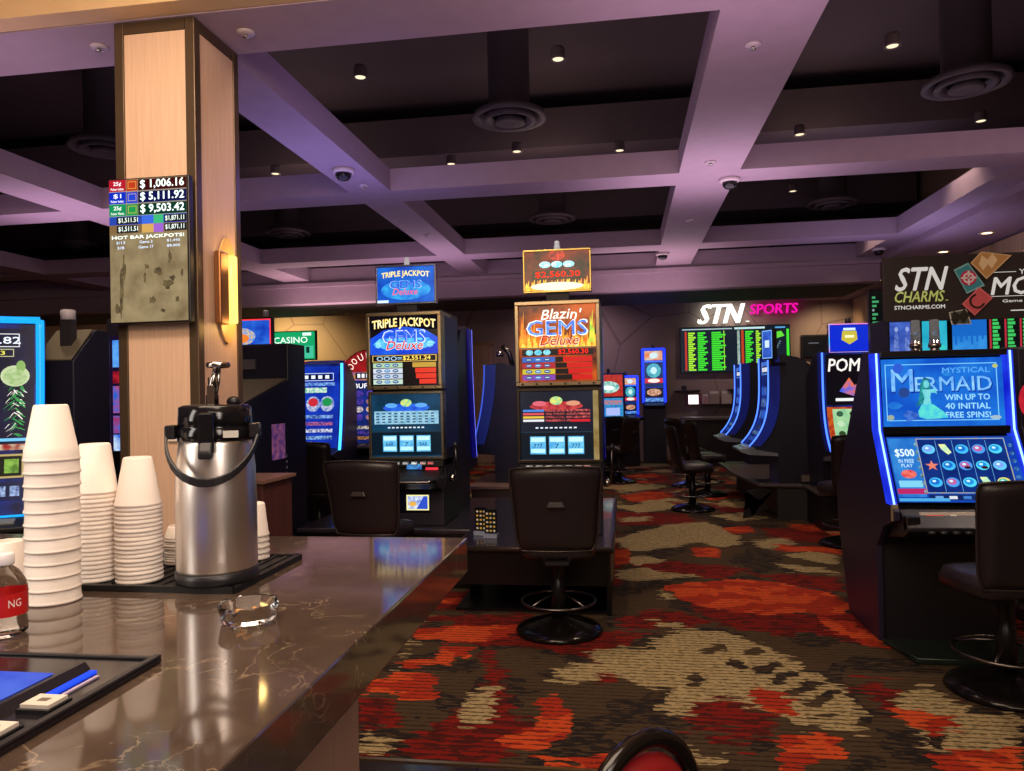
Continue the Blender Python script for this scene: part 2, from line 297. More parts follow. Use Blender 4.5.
def wood(a, b_, sc=6):
    k = ('wood', a, b_, sc)
    if k in _m: return _m[k]
    m = bpy.data.materials.new('wood_veneer'); m.use_nodes = True; nt = m.node_tree; b = nt.nodes['Principled BSDF']
    tc = nt.nodes.new('ShaderNodeTexCoord'); mp = nt.nodes.new('ShaderNodeMapping'); mp.inputs['Scale'].default_value = (14, 14, .5)
    n = nt.nodes.new('ShaderNodeTexNoise'); n.inputs['Scale'].default_value = sc; n.inputs['Detail'].default_value = 4
    nt.links.new(tc.outputs['Object'], mp.inputs['Vector']); nt.links.new(mp.outputs[0], n.inputs['Vector'])
    cr = nt.nodes.new('ShaderNodeValToRGB'); cr.color_ramp.elements[0].position = .3; cr.color_ramp.elements[1].position = .7
    cr.color_ramp.elements[0].color = (*lin(a), 1); cr.color_ramp.elements[1].color = (*lin(b_), 1)
    nt.links.new(n.outputs['Fac'], cr.inputs['Fac']); nt.links.new(cr.outputs['Color'], b.inputs['Base Color']); b.inputs['Roughness'].default_value = .5
    _m[k] = m; return m
WOOD = wood('#c8a48c', '#d4b298'); WOODR = wood('#b09070', '#c8a888', 3)
struct(G().box(XR, XR+.1, YN, YB, 0, 5, P('#8d7868', .6)), 'wall_right')
struct(G().box(XL-.1, XL, YN, YB, 0, 5, P('#a08c82', .6)), 'wall_left')
struct(G().box(XL, XR, YN-.1, YN, 0, 5, P('#6a5448', .6)), 'wall_near')
# vertical wood panels on the right wall
for k in range(11):
    y = 3.2+k*1.16
    struct(G().box(XR-.06, XR, y, y+1.02, .1, 3.2, WOODR), 'trim_%d' % (k+2))
# plenum
struct(G().box(XL-.1, XR+.1, YN-.1, YB+.1, 4.95, 5.05, DARK), 'ceiling')
n_t = 20
def beam(x0, x1, y0, y1, z0=H, z1=3.5, mat=PUR):
    global n_t; n_t += 1
    return struct(G().box(x0, x1, y0, y1, z0, z1, mat), 'trim_%d' % n_t)
beam(XL, XR, 3.29, 3.72, H, 3.62)                       # the beam the column carries
struct(G().box(XL, XR, 3.17, 3.285, 3.305, 4.9, P('#cfae86', .7)), 'wall_bulkhead')
cy = [(6.47, 6.85), (9.62, 10.02)]
for y0, y1 in cy: beam(XL, 3.3, y0, y1)
for x0, x1 in ((-8.55, -8.15), (-5.3, -4.87), (-2.4, -2.03), (.5, 1.0), (3.3, 3.62)):
    for a, b_ in ((3.72, 6.47), (6.85, 9.62), (10.02, 11.25)):
        beam(x0, x1, a, b_)
beam(3.3, 3.62, 6.47, 6.85); beam(3.3, 3.62, 9.62, 10.02)
beam(3.62, XR, 3.72, 15.99, 3.22, 3.5, P('#988294', .7))         # right hand soffit
beam(XL, 3.62, 11.25, 11.5, 2.95, 3.5); beam(XL, 3.62, 11.19, 11.25, 3.2, 3.26)
beam(XL, 3.62, 11.5, 13.1, 2.95, 3.3, P('#2a2024', .7))
beam(XL, 3.62, 13.1, 15.99, 3.3, 3.5, P('#6a6468', .7))
struct(G().box(XL, XR, YN, 3.165, 3.9, 4.0, P('#cfae86', .7)), 'ceiling')

# big dark ducts above the grid
for i, (y0, y1, z0, z1, pl) in enumerate(((4.4, 5.2, 4.35, 4.8, 'above the first row of ceiling openings'), (8.6, 9.4, 4.3, 4.75, 'above the second row of ceiling openings'), (12.3, 13.0, 4.3, 4.75, 'above the far row of ceiling openings'))):
    o = G().box(XL+.1, XR-.1, y0, y1, z0, z1, DUCT).build('air_duct'); tag(o, 'long dark rectangular air duct '+pl, 'duct')

# diffusers
bays = {-9.1: 'far left', -5.3: 'left', -1.03: 'middle', 3.04: 'right'}
def diffuser(x, y, lab):
    t = thing('air_diffuser', lab, 'air vent', (x, y, 4.1), 0, 'round diffusers in the ceiling bays')
    g = G(); g.lathe((0, 0, 0), [(.2, .85), (.2, .12), (.34, .05), (.36, .0), (.33, -.005), (.3, .0), (.24, .06)], P('#4c4347', .6), 28, caps=False); g.build('outer_cone', t)
    g = G(); g.lathe((0, 0, 0), [(.23, .03), (.26, -.02), (.22, -.03), (.17, .03)], P('#4c4347', .6), 28, caps=False); g.build('middle_ring', t)
    g = G(); g.lathe((0, 0, 0), [(.1, .02), (.15, -.04), (.12, -.05), (.05, -.03)], P('#4c4347', .6), 24); g.build('centre_cone', t)
rown = {7.05: 'second row of ceiling openings', 11.0: 'third row of ceiling openings'}
for yy, rw in ((7.1, 'second row of ceiling openings'), (11.4, 'third row of ceiling openings')):
    for xx, bn in bays.items():
        diffuser(xx, yy, 'round grey air diffuser in the %s opening of the %s' % (bn, rw))
diffuser(3.1, 14.6, 'round grey air diffuser in the furthest right opening, just above the soffit edge')
# small downlights inside the dark openings
spots = [(-2.1, 5.93, 'bright small downlight in the near middle opening, close to the diagonal beam'), (-.46, 5.91, 'bright small downlight high in the near middle opening'),
 (2.12, 6.18, 'bright small downlight high in the near right opening'), (-1.1, 8.09, 'small downlight above the second cross beam, left of the centre opening'), (.01, 8.29, 'small downlight above the second cross beam, beside the wide beam'),
 (1.3, 7.64, 'small dim downlight in the near right opening, left side'), (1.87, 8.16, 'small downlight above the second cross beam in the right opening'),
 (-1.9, 8.37, 'small downlight above the second cross beam, next to the diagonal beam'), (3.6, 8.12, 'small downlight at the far right edge of the right opening'), (-4.0, 8.3, 'small downlight in the left opening of the second row'), (2.3, 10.5, 'small downlight in the far right opening under the round vent')]
for x, y, l in spots:
    t = thing('downlight', l, 'light', (x, y, 4.1), 0, 'small lights in the dark ceiling openings')
    G().lathe((0, 0, 0), [(.045, .10), (.055, .08), (.055, .02), (.065, 0), (.05, 0), (.045, .03)], DUCT, 14).build('housing', t)
    G().lathe((0, 0, .005), [(.042, .0), (.042, .01)], E('#ffe9c0', 1.3), 14).build('lamp', t)
# soffit lights
def pot(x, y, z, lab, s=6, grp='recessed lights in the right hand soffit'):
    t = thing('recessed_light', lab, 'light', (x, y, z), 0, grp)
    G().lathe((0, 0, 0), [(.085, -.001), (.085, -.008), (.06, -.01), (.058, -.001)], P('#d8c8a8', .4), 18).build('trim_ring', t)
    G().lathe((0, 0, 0), [(.056, -.004), (.056, -.0015)], E('#ffdca0', s), 18).build('lamp', t)
    return t
ordn = ['nearest', 'second nearest', 'third nearest', 'fourth nearest', 'fifth nearest', 'sixth nearest', 'seventh nearest']
for k, y in enumerate((7.2, 8.3, 9.4, 10.6, 11.9, 13.2, 14.5)):
    pot(4.2, y, 3.219, '%s round warm light in the soffit beside the right wall' % ordn[k])
for k, x in enumerate((-11.4, -10.4, -9.4)): pot(x, 14.3, 3.299, '%s of the three round warm lights under the soffit at the far left' % ('leftmost', 'middle', 'rightmost')[k], grp='recessed lights at the far left')
for k, x in enumerate((-8.1, -7.4, -6.6, -5.8)): pot(x, 15.2, 3.299, '%s small round light over the lit tan wall behind the green screen' % ('first from left', 'second from left', 'third from left', 'fourth from left')[k], 5, 'recessed lights over the tan back wall')
for k, x in enumerate((.55, 3.0, 3.9)): pot(x, 15.2 if k else 14.8, 3.299 if k < 2 else 3.219, ('small round light above the blue slot on the back wall', 'small round light above the pink sign lettering', 'small round light in the far right corner of the soffit')[k], 5, 'recessed lights over the sports screens')
# camera domes and sprinklers
for x, y, l in ((-2.2, 5.77, 'dark camera dome under the diagonal ceiling beam'), (.95, 6.73, 'dark camera dome where the wide beam crosses the second cross beam'), (.55, 10.2, 'dark camera dome under the far end of the wide beam'), (3.4, 10.6, 'dark camera dome under the right hand soffit beam'), (-7.2, 6.6, 'dark camera dome on the far left cross beam')):
    t = thing('camera_dome', l, 'camera', (x, y, H), 0, 'camera domes under the beams')
    G().lathe((0, 0, 0), [(.085, -.0), (.09, -.02), (.075, -.035)], P('#c8b8c0', .4), 20).build('ceiling_ring', t)
    G().lathe((0, 0, -.035), [(.068, 0), (.06, -.03), (.04, -.052), (.01, -.06)], P('#111014', .08), 20).build('dome', t)
for x, y, l in ((-1.83, 3.5, 'small sprinkler on the near beam right of the column'), (-2.64, 3.5, 'small sprinkler on the near beam left of the column'), (.72, 4.13, 'small sprinkler at the near end of the wide beam'), (.73, 6.2, 'small sprinkler in the middle of the wide beam'), (-2.2, 6.25, 'small sprinkler on the diagonal beam beside its crossing'), (.74, 8.28, 'small sprinkler in the far half of the wide beam'), (-2.2, 8.34, 'small sprinkler in the far half of the diagonal beam')):
    t = thing('sprinkler', l, 'sprinkler', (x, y, H), 0, 'ceiling sprinklers')
    G().lathe((0, 0, 0), [(.045, -.0), (.043, -.008), (.02, -.012)], P('#b8a8b4', .4), 16).build('ceiling_ring', t)
    G().lathe((0, 0, -.012), [(.008, 0), (.008, -.008), (.018, -.010), (.018, -.013)], CHR, 10).build('sprinkler_head', t)

# ================================================================ COLUMN
cx0, cx1, cy0, cy1 = -2.41, -1.99, 3.30, 3.715
t = thing('column', 'square tan wood veneer column with dark bronze corner trim behind the bar', 'column', ((cx0+cx1)/2, (cy0+cy1)/2, 0))
w = (cx1-cx0)/2; d = (cy1-cy0)/2
G().box(-w+.02, w-.02, -d+.02, d-.02, 0, H-.002, BRZ).build('core', t)
for sx in (-1, 1):
    for sy in (-1, 1):
        a, b_ = sorted((sx*w, sx*(w-.05))); c, e = sorted((sy*d, sy*(d-.05)))
        G().box(a, b_, c, e, 0, H-.002, BRZ).build('corner_trim', t, bevel=.004)
G().box(-w+.051, w-.051, -d+.006, -d+.03, .1, H-.06, WOOD).build('front_panel', t)
G().box(w-.03, w-.006, -d+.051, d-.051, .1, H-.06, WOOD).build('side_panel', t)
G().box(-w+.051, w-.051, -d+.002, -d+.03, H-.058, H-.003, BRZ).build('top_trim', t)
G().box(w-.03, w-.002, -d+.051, d-.051, H-.058, H-.003, BRZ).build('top_trim', t)
# outlet plate
t = thing('wall_box', 'small white electrical box on the column just above the air pot', 'outlet', (-2.13, cy0+.005, 1.31))
G().box(-.026, .026, -.012, 0, -.04, .04, P('#d8c8bc', .4)).build('cover', t, bevel=.004)
G().box(-.006, .006, -.016, -.012, -.012, .012, P('#c0b0a4', .4)).build('switch', t)
# sconce
t = thing('wall_sconce', 'lit brass and frosted glass sconce on the right face of the column', 'lamp', (cx1, 3.52, 2.02))
g = G(); pts = []
for i in range(25):
    a = 2*PI*i/24; pts.append((.01+.095*math.cos(a), .27*math.sin(a)))
g.prism([(p[0]+.03, p[1]) for p in pts[:-1]], .0, .008, P('#d8b070', .35, .1), 'X'); g.build('back_plate', t)
g = G(); g.lathe((.036, .028, 0), [(.022, -.17), (.027, -.165), (.027, .165), (.022, .17)], E('#ffcc60', 2.4), 20); g.build('glass_tube', t)
g = G(); g.box(.008, .045, -.095, -.012, -.18, .18, P('#8a5c3a', .35, .8)); g.build('brass_shade', t, bevel=.008)
# column screen
def jackpot_tv():
    t = thing('jackpot_display', 'tall portrait screen of bar jackpot amounts hung on the column', 'screen', (-2.195, cy0-.045, 1.832))
    wv, hv = .412, .69
    G().box(-wv/2, wv/2, -.02, .015, 0, hv, BLK).build('housing', t, bevel=.004)
    G().box(-.1, .1, .015, .05, .2, .5, BLK2).build('wall_bracket', t)
    g = screen(wv-.016, hv-.016, E('#b09c74', .95, '#7e6a4c', 10, 5, .22), t=.004); Wd = wv-.016; Hh = hv-.016
    rb = random.Random(11)
    for cxp, czp, rx, rz in ((-.14, .14, .012, .13), (-.125, .24, .01, .07), (.05, .235, .024, .018), (.10, .175, .03, .024), (.12, .20, .016, .014), (.02, .1, .022, .02), (.145, .1, .012, .014), (-.02, .21, .008, .03), (-.01, .26, .012, .012), (.11, .3, .01, .035), (.17, .22, .01, .02), (-.16, .06, .014, .03), (.07, .05, .012, .01)):
        m_ = [rb.uniform(.55, 1.25) for _ in range(13)]
        g.poly([(max(-Wd/2+.002, min(Wd/2-.002, cxp+rx*m_[q]*math.cos(2*PI*q/13))), max(.003, czp+rz*m_[q]*math.sin(2*PI*q/13))) for q in range(13)], E('#5c4c3a', .8, '#86744e', 30), 1)
    rh = Hh*.083; z = Hh
    rows = [('#c01c30', '25¢', '$ 1,006.16', '#4a0c10', '#c84020', 'Poker Index'), ('#1030c8', '$1', '$ 5,111.92', '#101458', '#2848d8', 'Poker Index'), ('#18985c', '25¢', '$ 9,503.42', '#0c4030', '#20a050', 'Poker Mania')]
    for c, a, amt, dk, c2, sub in rows:
        g.rect(-Wd/2, z-rh, -Wd/2+Wd*.22, z, E(c, 1), 1); g.rect(-Wd/2+Wd*.23, z-rh, -Wd/2+Wd*.37, z-.003, E(c2, 1), 1); g.rect(-Wd/2+Wd*.38, z-rh, Wd/2, z-.003, E(dk, .8), 1)
        g.text(a, -Wd/2+Wd*.11, z-rh*.36, Wd*.1, rh*.4, E('#ffffff', 1.3), 2); g.text(sub, -Wd/2+Wd*.11, z-rh*.78, Wd*.17, rh*.2, E('#ffffff', 1.2), 2)
        g.frame(-Wd/2+Wd*.25, z-rh*.8, -Wd/2+Wd*.355, z-rh*.2, .0018, E('#ffd060', 1), 2)
        g.text(amt, Wd*.19, z-rh*.5, Wd*.56, rh*.75, E('#eefff4', 1.6), 2, bold=.03); g.rect(-Wd/2, z-rh-.0015, Wd/2, z-rh, E('#c0d0d0', .9), 2); z -= rh+.002
    for c1, c2, c3 in (('#3050c0', '#4070e8', '#40c080'), ('#907048', '#e0b060', '#a868d8')):
        hh = rh*.72
        g.rect(-Wd/2, z-hh, Wd/2, z, E(c1, .9), 1); g.rect(-.03, z-hh, .03, z, E(c2, 1), 2); g.rect(.03, z-hh, .08, z, E(c3, 1), 2)
        g.rect(-.16, z-hh+.003, -.05, z-.003, E('#202028', 1), 2); g.rect(.085, z-hh+.003, Wd/2, z-.003, E('#202028', 1), 2)
        g.text('$1,511.51', -.1, z-hh/2, .1, hh*.62, E('#f0fff0', 1.3), 3); g.text('$1,871.11', .138, z-hh/2, .095, hh*.62, E('#f0fff0', 1.3), 3); z -= hh+.001
    g.text('HOT BAR JACKPOTS!', 0, z-.02, Wd*.93, .02, E('#f4fff0', 1.6), 3, bold=.03); z -= .036
    for a, b_, c in (('3/13', 'Game 3', '$1,495'), ('3/8', 'Game 17', '$8,000')):
        for s_, xx in ((a, -.14), (b_, -.01), (c, .13)): g.text(s_, xx, z-.006, .02*len(s_)*.5+.006, .013, E('#d8e8ff', 1.3), 3)
        z -= .024
    o = g.build('display', t); o.location = (0, -.0265, .008)
jackpot_tv()

# ================================================================ BAR
def stone():
    m = bpy.data.materials.new('brown_stone_top'); m.use_nodes = True; nt = m.node_tree; b = nt.nodes['Principled BSDF']; nn = nt.nodes.new; lk = nt.links.new
    tc = nn('ShaderNodeTexCoord'); n1 = nn('ShaderNodeTexNoise'); n1.inputs['Scale'].default_value = 9; n1.inputs['Detail'].default_value = 7; n1.inputs['Distortion'].default_value = 1.2
    lk(tc.outputs['Object'], n1.inputs['Vector'])
    ab = nn('ShaderNodeMath'); ab.operation = 'SUBTRACT'; ab.inputs[1].default_value = .5; lk(n1.outputs['Fac'], ab.inputs[0])
    a2 = nn('ShaderNodeMath'); a2.operation = 'ABSOLUTE'; lk(ab.outputs[0], a2.inputs[0])
    n3 = nn('ShaderNodeTexNoise'); n3.inputs['Scale'].default_value = 5; n3.inputs['Detail'].default_value = 2; lk(tc.outputs['Object'], n3.inputs['Vector'])
    cr = nn('ShaderNodeValToRGB'); cr.color_ramp.elements[0].position = .0; cr.color_ramp.elements[1].position = .014
    cr.color_ramp.elements[0].color = (1, 1, 1, 1); cr.color_ramp.elements[1].color = (0, 0, 0, 1); lk(a2.outputs[0], cr.inputs['Fac'])
    ms = nn('ShaderNodeMath'); ms.operation = 'MULTIPLY'; gt = nn('ShaderNodeMapRange'); gt.inputs['From Min'].default_value = .47; gt.inputs['From Max'].default_value = .6; lk(n3.outputs['Fac'], gt.inputs['Value'])
    lk(cr.outputs['Color'], ms.inputs[0]); lk(gt.outputs[0], ms.inputs[1])
    n2 = nn('ShaderNodeTexNoise'); n2.inputs['Scale'].default_value = 14; n2.inputs['Detail'].default_value = 5; lk(tc.outputs['Object'], n2.inputs['Vector'])
    mx = nn('ShaderNodeMix'); mx.data_type = 'RGBA'; mx.inputs['A'].default_value = (*lin('#382c26'), 1); mx.inputs['B'].default_value = (*lin('#5a4a3e'), 1); lk(n2.outputs['Fac'], mx.inputs['Factor'])
    m2 = nn('ShaderNodeMix'); m2.data_type = 'RGBA'; lk(mx.outputs['Result'], m2.inputs['A']); m2.inputs['B'].default_value = (*lin('#84715c'), 1); lk(ms.outputs[0], m2.inputs['Factor'])
    lk(m2.outputs['Result'], b.inputs['Base Color']); b.inputs['Roughness'].default_value = .07; b.inputs['Specular IOR Level'].default_value = .6; return m
STONE = stone()
CT = 1.07
bar = thing('bar_counter', 'long bar with polished dark brown veined stone top and tan wood front', 'bar', (-.44, 2.05, 0))
G().box(-1.65, 0, -1.95, 0, CT-.095, CT, STONE).build('stone_top', bar, bevel=.004)
G().box(-1.4, -.27, -1.95, -.15, .08, CT-.096, WOOD).build('bar_front', bar)
G().box(-1.38, -.30, -1.95, -.18, 0, .08, BLK2).build('kick_base', bar)
BX = P('#121112', .5)
t = thing('rubber_mat', 'black rubber bar mat under the air pot and the small cup stacks', 'mat', (-1.2, 1.6, CT))
g = G().box(-.4, .4, -.16, .16, 0.0005, .008, BX)
for k in range(26): g.box(-.385+.03*k, -.373+.03*k, -.15, .15, .008, .0105, BX)
for a in ((-.4, .4, -.165, -.15), (-.4, .4, .15, .165), (-.405, -.39, -.16, .16), (.39, .405, -.16, .16)): g.box(*a, .0005, .013, BX)
g.build('mat', t)
t.location = (-1.2, 1.6, CT)

# cups
FOAM = P('#efe4da', .75)
def cup_mesh(rb, rt, h, lip, skirt=0):
    """an upside-down cup: wide rim at z=0, narrow base up"""
    g = G(); g.lathe((0, 0, 0), [(rt-.004, .0), (rt+lip, .0), (rt+lip+.0012, .003), (rt+lip, lip*2.2+.003), (rt-.0002, lip*2.2+.006)]+([(rt-.0012, skirt), (rt-.003, skirt+.002)] if skirt else [])+[(rb, h-.003), (rb-.003, h), (rb-.004, h-.001), (rt-.004, .012)], FOAM, 28)
    o = g.build('foam_cup'); return o
nth = ['first', 'second', 'third', 'fourth', 'fifth', 'sixth', 'seventh', 'eighth', 'ninth', 'tenth', 'eleventh', 'twelfth', 'thirteenth', 'fourteenth', 'fifteenth', 'sixteenth', 'seventeenth', 'eighteenth', 'nineteenth', 'twentieth', 'twenty-first', 'twenty-second', 'twenty-third', 'twenty-fourth']
def stack(x, y, z, n, pitch, rb, rt, h, lip, desc, grp, skirt=0):
    src = cup_mesh(rb, rt, h, lip, skirt)
    for k in range(n):
        o = src if k == 0 else src.copy()
        if k: COL.objects.link(o)
        o.location = (x+random.uniform(-.0008, .0008), y+random.uniform(-.0008, .0008), z+k*pitch)
        o.rotation_euler = (random.uniform(-.006, .006), random.uniform(-.006, .006), random.uniform(0, 6))
        j = n-1-k
        pos = 'topmost' if j == 0 else ('bottom' if k == 0 else nth[j]+' from the top')
        tag(o, 'white foam cup, %s of %s' % (pos, desc), 'cup', grp)
stack(-1.145, 1.362, CT+.001, 12, .0256, .031, .0495, .113, .0008, 'the tallest stack of large cups', 'large foam cups in the tallest stack', .0243)
stack(-1.15, 1.492, CT+.012, 21, .0094, .031, .0435, .108, .0014, 'the middle cup stack', 'foam cups in the middle stack')
stack(-1.047, 1.492, CT+.012, 19, .0090, .029, .0455, .104, .0014, 'the stack beside the air pot', 'foam cups in the stack by the air pot')
stack(-1.055, 1.66, CT+.012, 11, .0058, .03, .036, .03, .0015, 'the low stack behind the air pot', 'small cups in the low stack')
stack(-.90, 1.712, CT+.012, 5, .0135, .03, .038, .08, .0015, 'the short stack right of the air pot', 'foam cups hidden behind the air pot')
o = cup_mesh(.031, .048, .09, .0012); o.location = (-1.33, 1.45, CT+.012); tag(o, 'single foam cup cut off at the left edge beside the tallest stack', 'cup')

# air pot
t = thing('air_pot', 'brushed steel coffee air pot with black pump top and carry handle', 'coffee dispenser', (-.875, 1.51, CT+.0135), 20)
steel = P('#ece4de', .34, 1.)
G().lathe((0, 0, 0), [(.088, 0), (.09, .004), (.09, .022), (.086, .024)], BLK, 40).build('base_ring', t)
G().lathe((0, 0, 0), [(.086, .024), (.087, .03), (.087, .17), (.085, .25), (.079, .3), (.077, .312)], steel, 48).build('steel_body', t)
G().lathe((0, 0, 0), [(.0785, .308), (.081, .312), (.081, .335), (.078, .338), (.078, .342), (.0795, .345), (.0775, .383), (.068, .388), (.02, .389)], P('#141317', .12), 40).build('pump_collar', t)
g = G(); g.box(-.016, .016, -.115, -.076, .285, .372, P('#141317', .15)); g.prism([(-.115, .31), (-.13, .29), (-.13, .275), (-.105, .275), (-.1, .31)], -.014, .014, BLK); g.build('spout', t, bevel=.004)
g = G().box(.03, .062, -.0842, -.0835, .317, .332, P('#d8d4cc', .5)); 
g.build('sticker', t)
g = G(); g.lathe((-.004, -.01, .389), [(.014, 0), (.014, .02), (.009, .024), (.009, .06)], CHRD, 16); g.box(-.012, .004, -.03, .0, .389, .43, CHR); g.tube([(-.008, -.016, .41), (-.002, -.016, .44), (.006, -.014, .47)], .006, CHR)
g.tube([(.004, -.012, .41), (.010, -.012, .44), (.012, -.012, .47)], .004, CHR); g.build('pump_stem', t)
G().lathe((.01, -.012, .468), [(.01, 0), (.024, .002), (.027, .008), (.024, .014), (.005, .016)], CHR, 24).build('pump_button', t)
G().lathe((.04, .0, .388), [(.014, 0), (.016, .006), (.012, .014), (.004, .018)], BLK, 16).build('lock_knob', t)
g = G(); pts = []
for i in range(19):
    a = PI*i/18; pts.append((.094*math.cos(a), -.03-.085*math.sin(a), .33-.105*math.sin(a)))
V = []
for p in pts:
    d = Vector((p[0], p[1]+.03, 0)); d = d.normalized() if d.length > 1e-6 else Vector((1, 0, 0))
    for dr, dz in ((0, -.009), (.006, -.009), (.006, .009), (0, .009)): V.append((p[0]+d.x*dr, p[1]+d.y*dr, p[2]+dz))
g.add(V, [(i*4+k, i*4+(k+1) % 4, (i+1)*4+(k+1) % 4, (i+1)*4+k) for i in range(18) for k in range(4)]+[(0, 1, 2, 3), (72, 75, 74, 73)], BLK)
for s in (-1, 1): g.box(s*.088-.01, s*.088+.01, -.045, .012, .315, .345, BLK)
g.build('carry_handle', t, bevel=.002)

for ch in [o for o in COL.objects if o.name.startswith('air_pot')]: ch.scale = (.95, .95, .965)

# ashtray
gl = P('#ffffff', .02, trans=1., ior=1.25)
t = thing('glass_ashtray', 'round clear glass ashtray with ash and butts on the bar', 'ashtray', (-.675, 1.265, CT+.001))
g = G(); n = 48; prof = [(.0, .0, .0), (.040, 0., 0), (.047, .004, 0), (.052, .030, 1), (.0505, .034, 1), (.048, .033, 1), (.042, .010, 0), (.0, .008, 0)]
V = []
for r_, z_, top in prof:
    for i in range(n):
        a = 2*PI*i/n; nt_ = max(0, 1-min(abs((math.degrees(a)-q+180) % 360-180) for q in (30, 150, 270))/9)*top
        V.append(((r_+1e-4)*math.cos(a), (r_+1e-4)*math.sin(a), z_-.009*nt_))
g.add(V, [(k*n+i, k*n+(i+1) % n, (k+1)*n+(i+1) % n, (k+1)*n+i) for k in range(len(prof)-1) for i in range(n)], gl, True); g.build('glass_bowl', t)
ash = G()
for k in range(40):
    a = random.uniform(0, 6.3); rr = random.uniform(0, .028); s = random.uniform(.0015, .0035); x, y = rr*math.cos(a), rr*math.sin(a)
    ash.box(x-s, x+s, y-s, y+s, .0088, .0095+s*.8, P('#8c7c60', .9) if k % 2 else P('#4c4238', .9))
a = ash.build('ash', t); a['kind'] = 'stuff'
for k, (x, y, rz) in enumerate(((-.012, .002, 20), (.01, .012, -35), (.008, -.014, 80))):
    g = G(); g.lathe((0, 0, 0), [(.0038, -.012), (.0038, .004)], P('#d49a50', .8), 10, ax='X'); g.lathe((0, 0, 0), [(.0038, .0041), (.0036, .014)], P('#d8d0c4', .8), 10, ax='X')
    o = g.build('cigarette_butt'); o.location = (-.675+x, 1.265+y, CT+.0165); o.rotation_euler = (0, R(6), R(rz)); tag(o, 'tan-filtered cigarette butt lying %s in the glass ashtray' % ('at the left', 'at the back right', 'at the front right')[k], 'cigarette', 'butts in the ashtray')

# water bottle
t = thing('water_bottle', 'clear plastic bottle with red label at the left end of the bar', 'bottle', (-1.068, 1.155, CT+.001), 43)
pl = P('#ffffff', .04, trans=1., ior=1.12)
G().lathe((0, 0, 0), [(.03, 0), (.036, .006), (.036, .02), (.0345, .03), (.036, .036), (.036, .08), (.034, .09), (.025, .108), (.0135, .118), (.0135, .128)], pl, 32).build('bottle_body', t)
g = G(); g.lathe((0, 0, 0), [(.0366, .036), (.0366, .074)], P('#c41c1c', .35), 32, caps=False); g.build('label_band', t)['label'] = 'red paper label with white letters'
g = G()
V, F = glyphs('NG', 0)
g.add([(.0372*math.sin(x*.55+.45), -.0372*math.cos(x*.55+.45), .058+z*.013) for x, z in V], F, P('#f4ece8', .5))
g.build('label_lettering', t)
G().lathe((0, 0, 0), [(.0165, .120), (.017, .122), (.017, .138), (.015, .14)], P('#e8e4e4', .4), 24).build('cap', t)

# bar top gaming unit let into the counter
t = thing('bar_top_game', 'black video poker unit set into the bar with lit blue screen', 'game console', (-.705, .60, CT))
g = G(); g.prism([(-.46, 0.0005), (-.46, .008), (0, .008), (.0, .0005)], 0, .455, P('#1a1719', .15), 'Y'); g.build('bezel', t, bevel=.002)
g = G(); g.box(-.012, .0, 0, .455, .008, .013, BLK); g.box(-.46, 0, .44, .45, .008, .012, BLK); g.build('edge_rail', t, bevel=.002)
g = G(); g.prism([(-.092, .008), (-.092, .018), (-.086, .018), (-.078, .008)], 0, .40, BLK, 'Y'); g.build('divider_rail', t)
g = G(); g.T = Matrix.Rotation(R(-90), 4, 'X'); g.eps = .0008
g.rect(-.45, .02, -.115, .34, E('#2838d0', .9, '#5a78f0', 9, 2), 0); g.ell(-.26, .28, .05, .03, E('#80a8f8', 1.), 1)
o = g.build('game_screen', t); o.location = (0, .035, .0095)
g = G().box(-.066, -.056, .30, .385, .0085, .012, E('#2048ff', 1.5)); g.build('lit_bill_slot', t)
g = G().box(-.045, -.04, .30, .37, .0085, .011, P('#b0a0b8', .3)); g.build('bill_guide', t)
for y in (.165, .245):
    g = G(); g.box(-.062, -.016, y, y+.042, .008, .014, BLK); g.box(-.059, -.019, y+.004, y+.038, .0141, .019, P('#cfc6b8', .4)); g.box(-.046, -.032, y+.016, y+.026, .0191, .0194, P('#6a5c50', .5)); g.build('push_button', t, bevel=.0015)
for y in (.09, .17):
    g = G(); g.box(-.112, -.096, y, y+.035, .0085, .012, P('#3c3a30', .4)); g.build('small_button', t)

# bar stool (only its back rim shows)
t = thing('bar_stool', 'round backed bar stool with black frame and red seat back at the bottom edge', 'stool', (-.125, 1.475, 0), 48)
RV = P('#8c1a1c', .45); FR = P('#16110f', .15)
g = G(); g.tube([(.145*math.cos(2*PI*k/40), -.19, .70+.152*math.sin(2*PI*k/40)) for k in range(40)], .017, FR, 12, True); g.build('back_frame', t)
g = G(); g.lathe((0, -.19, .70), [(.02, -.03), (.105, -.026), (.122, -.012), (.127, .0), (.122, .012), (.105, .026), (.02, .03)], RV, 36, ax='Y'); g.build('back_pad', t)
g = G(); g.lathe((0, 0, .45), [(.05, -.03), (.17, -.03), (.19, 0), (.18, .03), (.1, .045), (.01, .05)], RV, 32); g.build('seat', t)
for sx in (-1, 1):
    for sy in (-1, 1): G().tube([(sx*.13, sy*.13, .43), (sx*.17, sy*.17, 0.01)], [.018, .013], FR).build('leg', t)
for sx in (-1, 1): G().tube([(sx*.12, -.14, .42), (sx*.13, -.185, .5), (sx*.1, -.19, .57)], .014, FR).build('back_support', t)

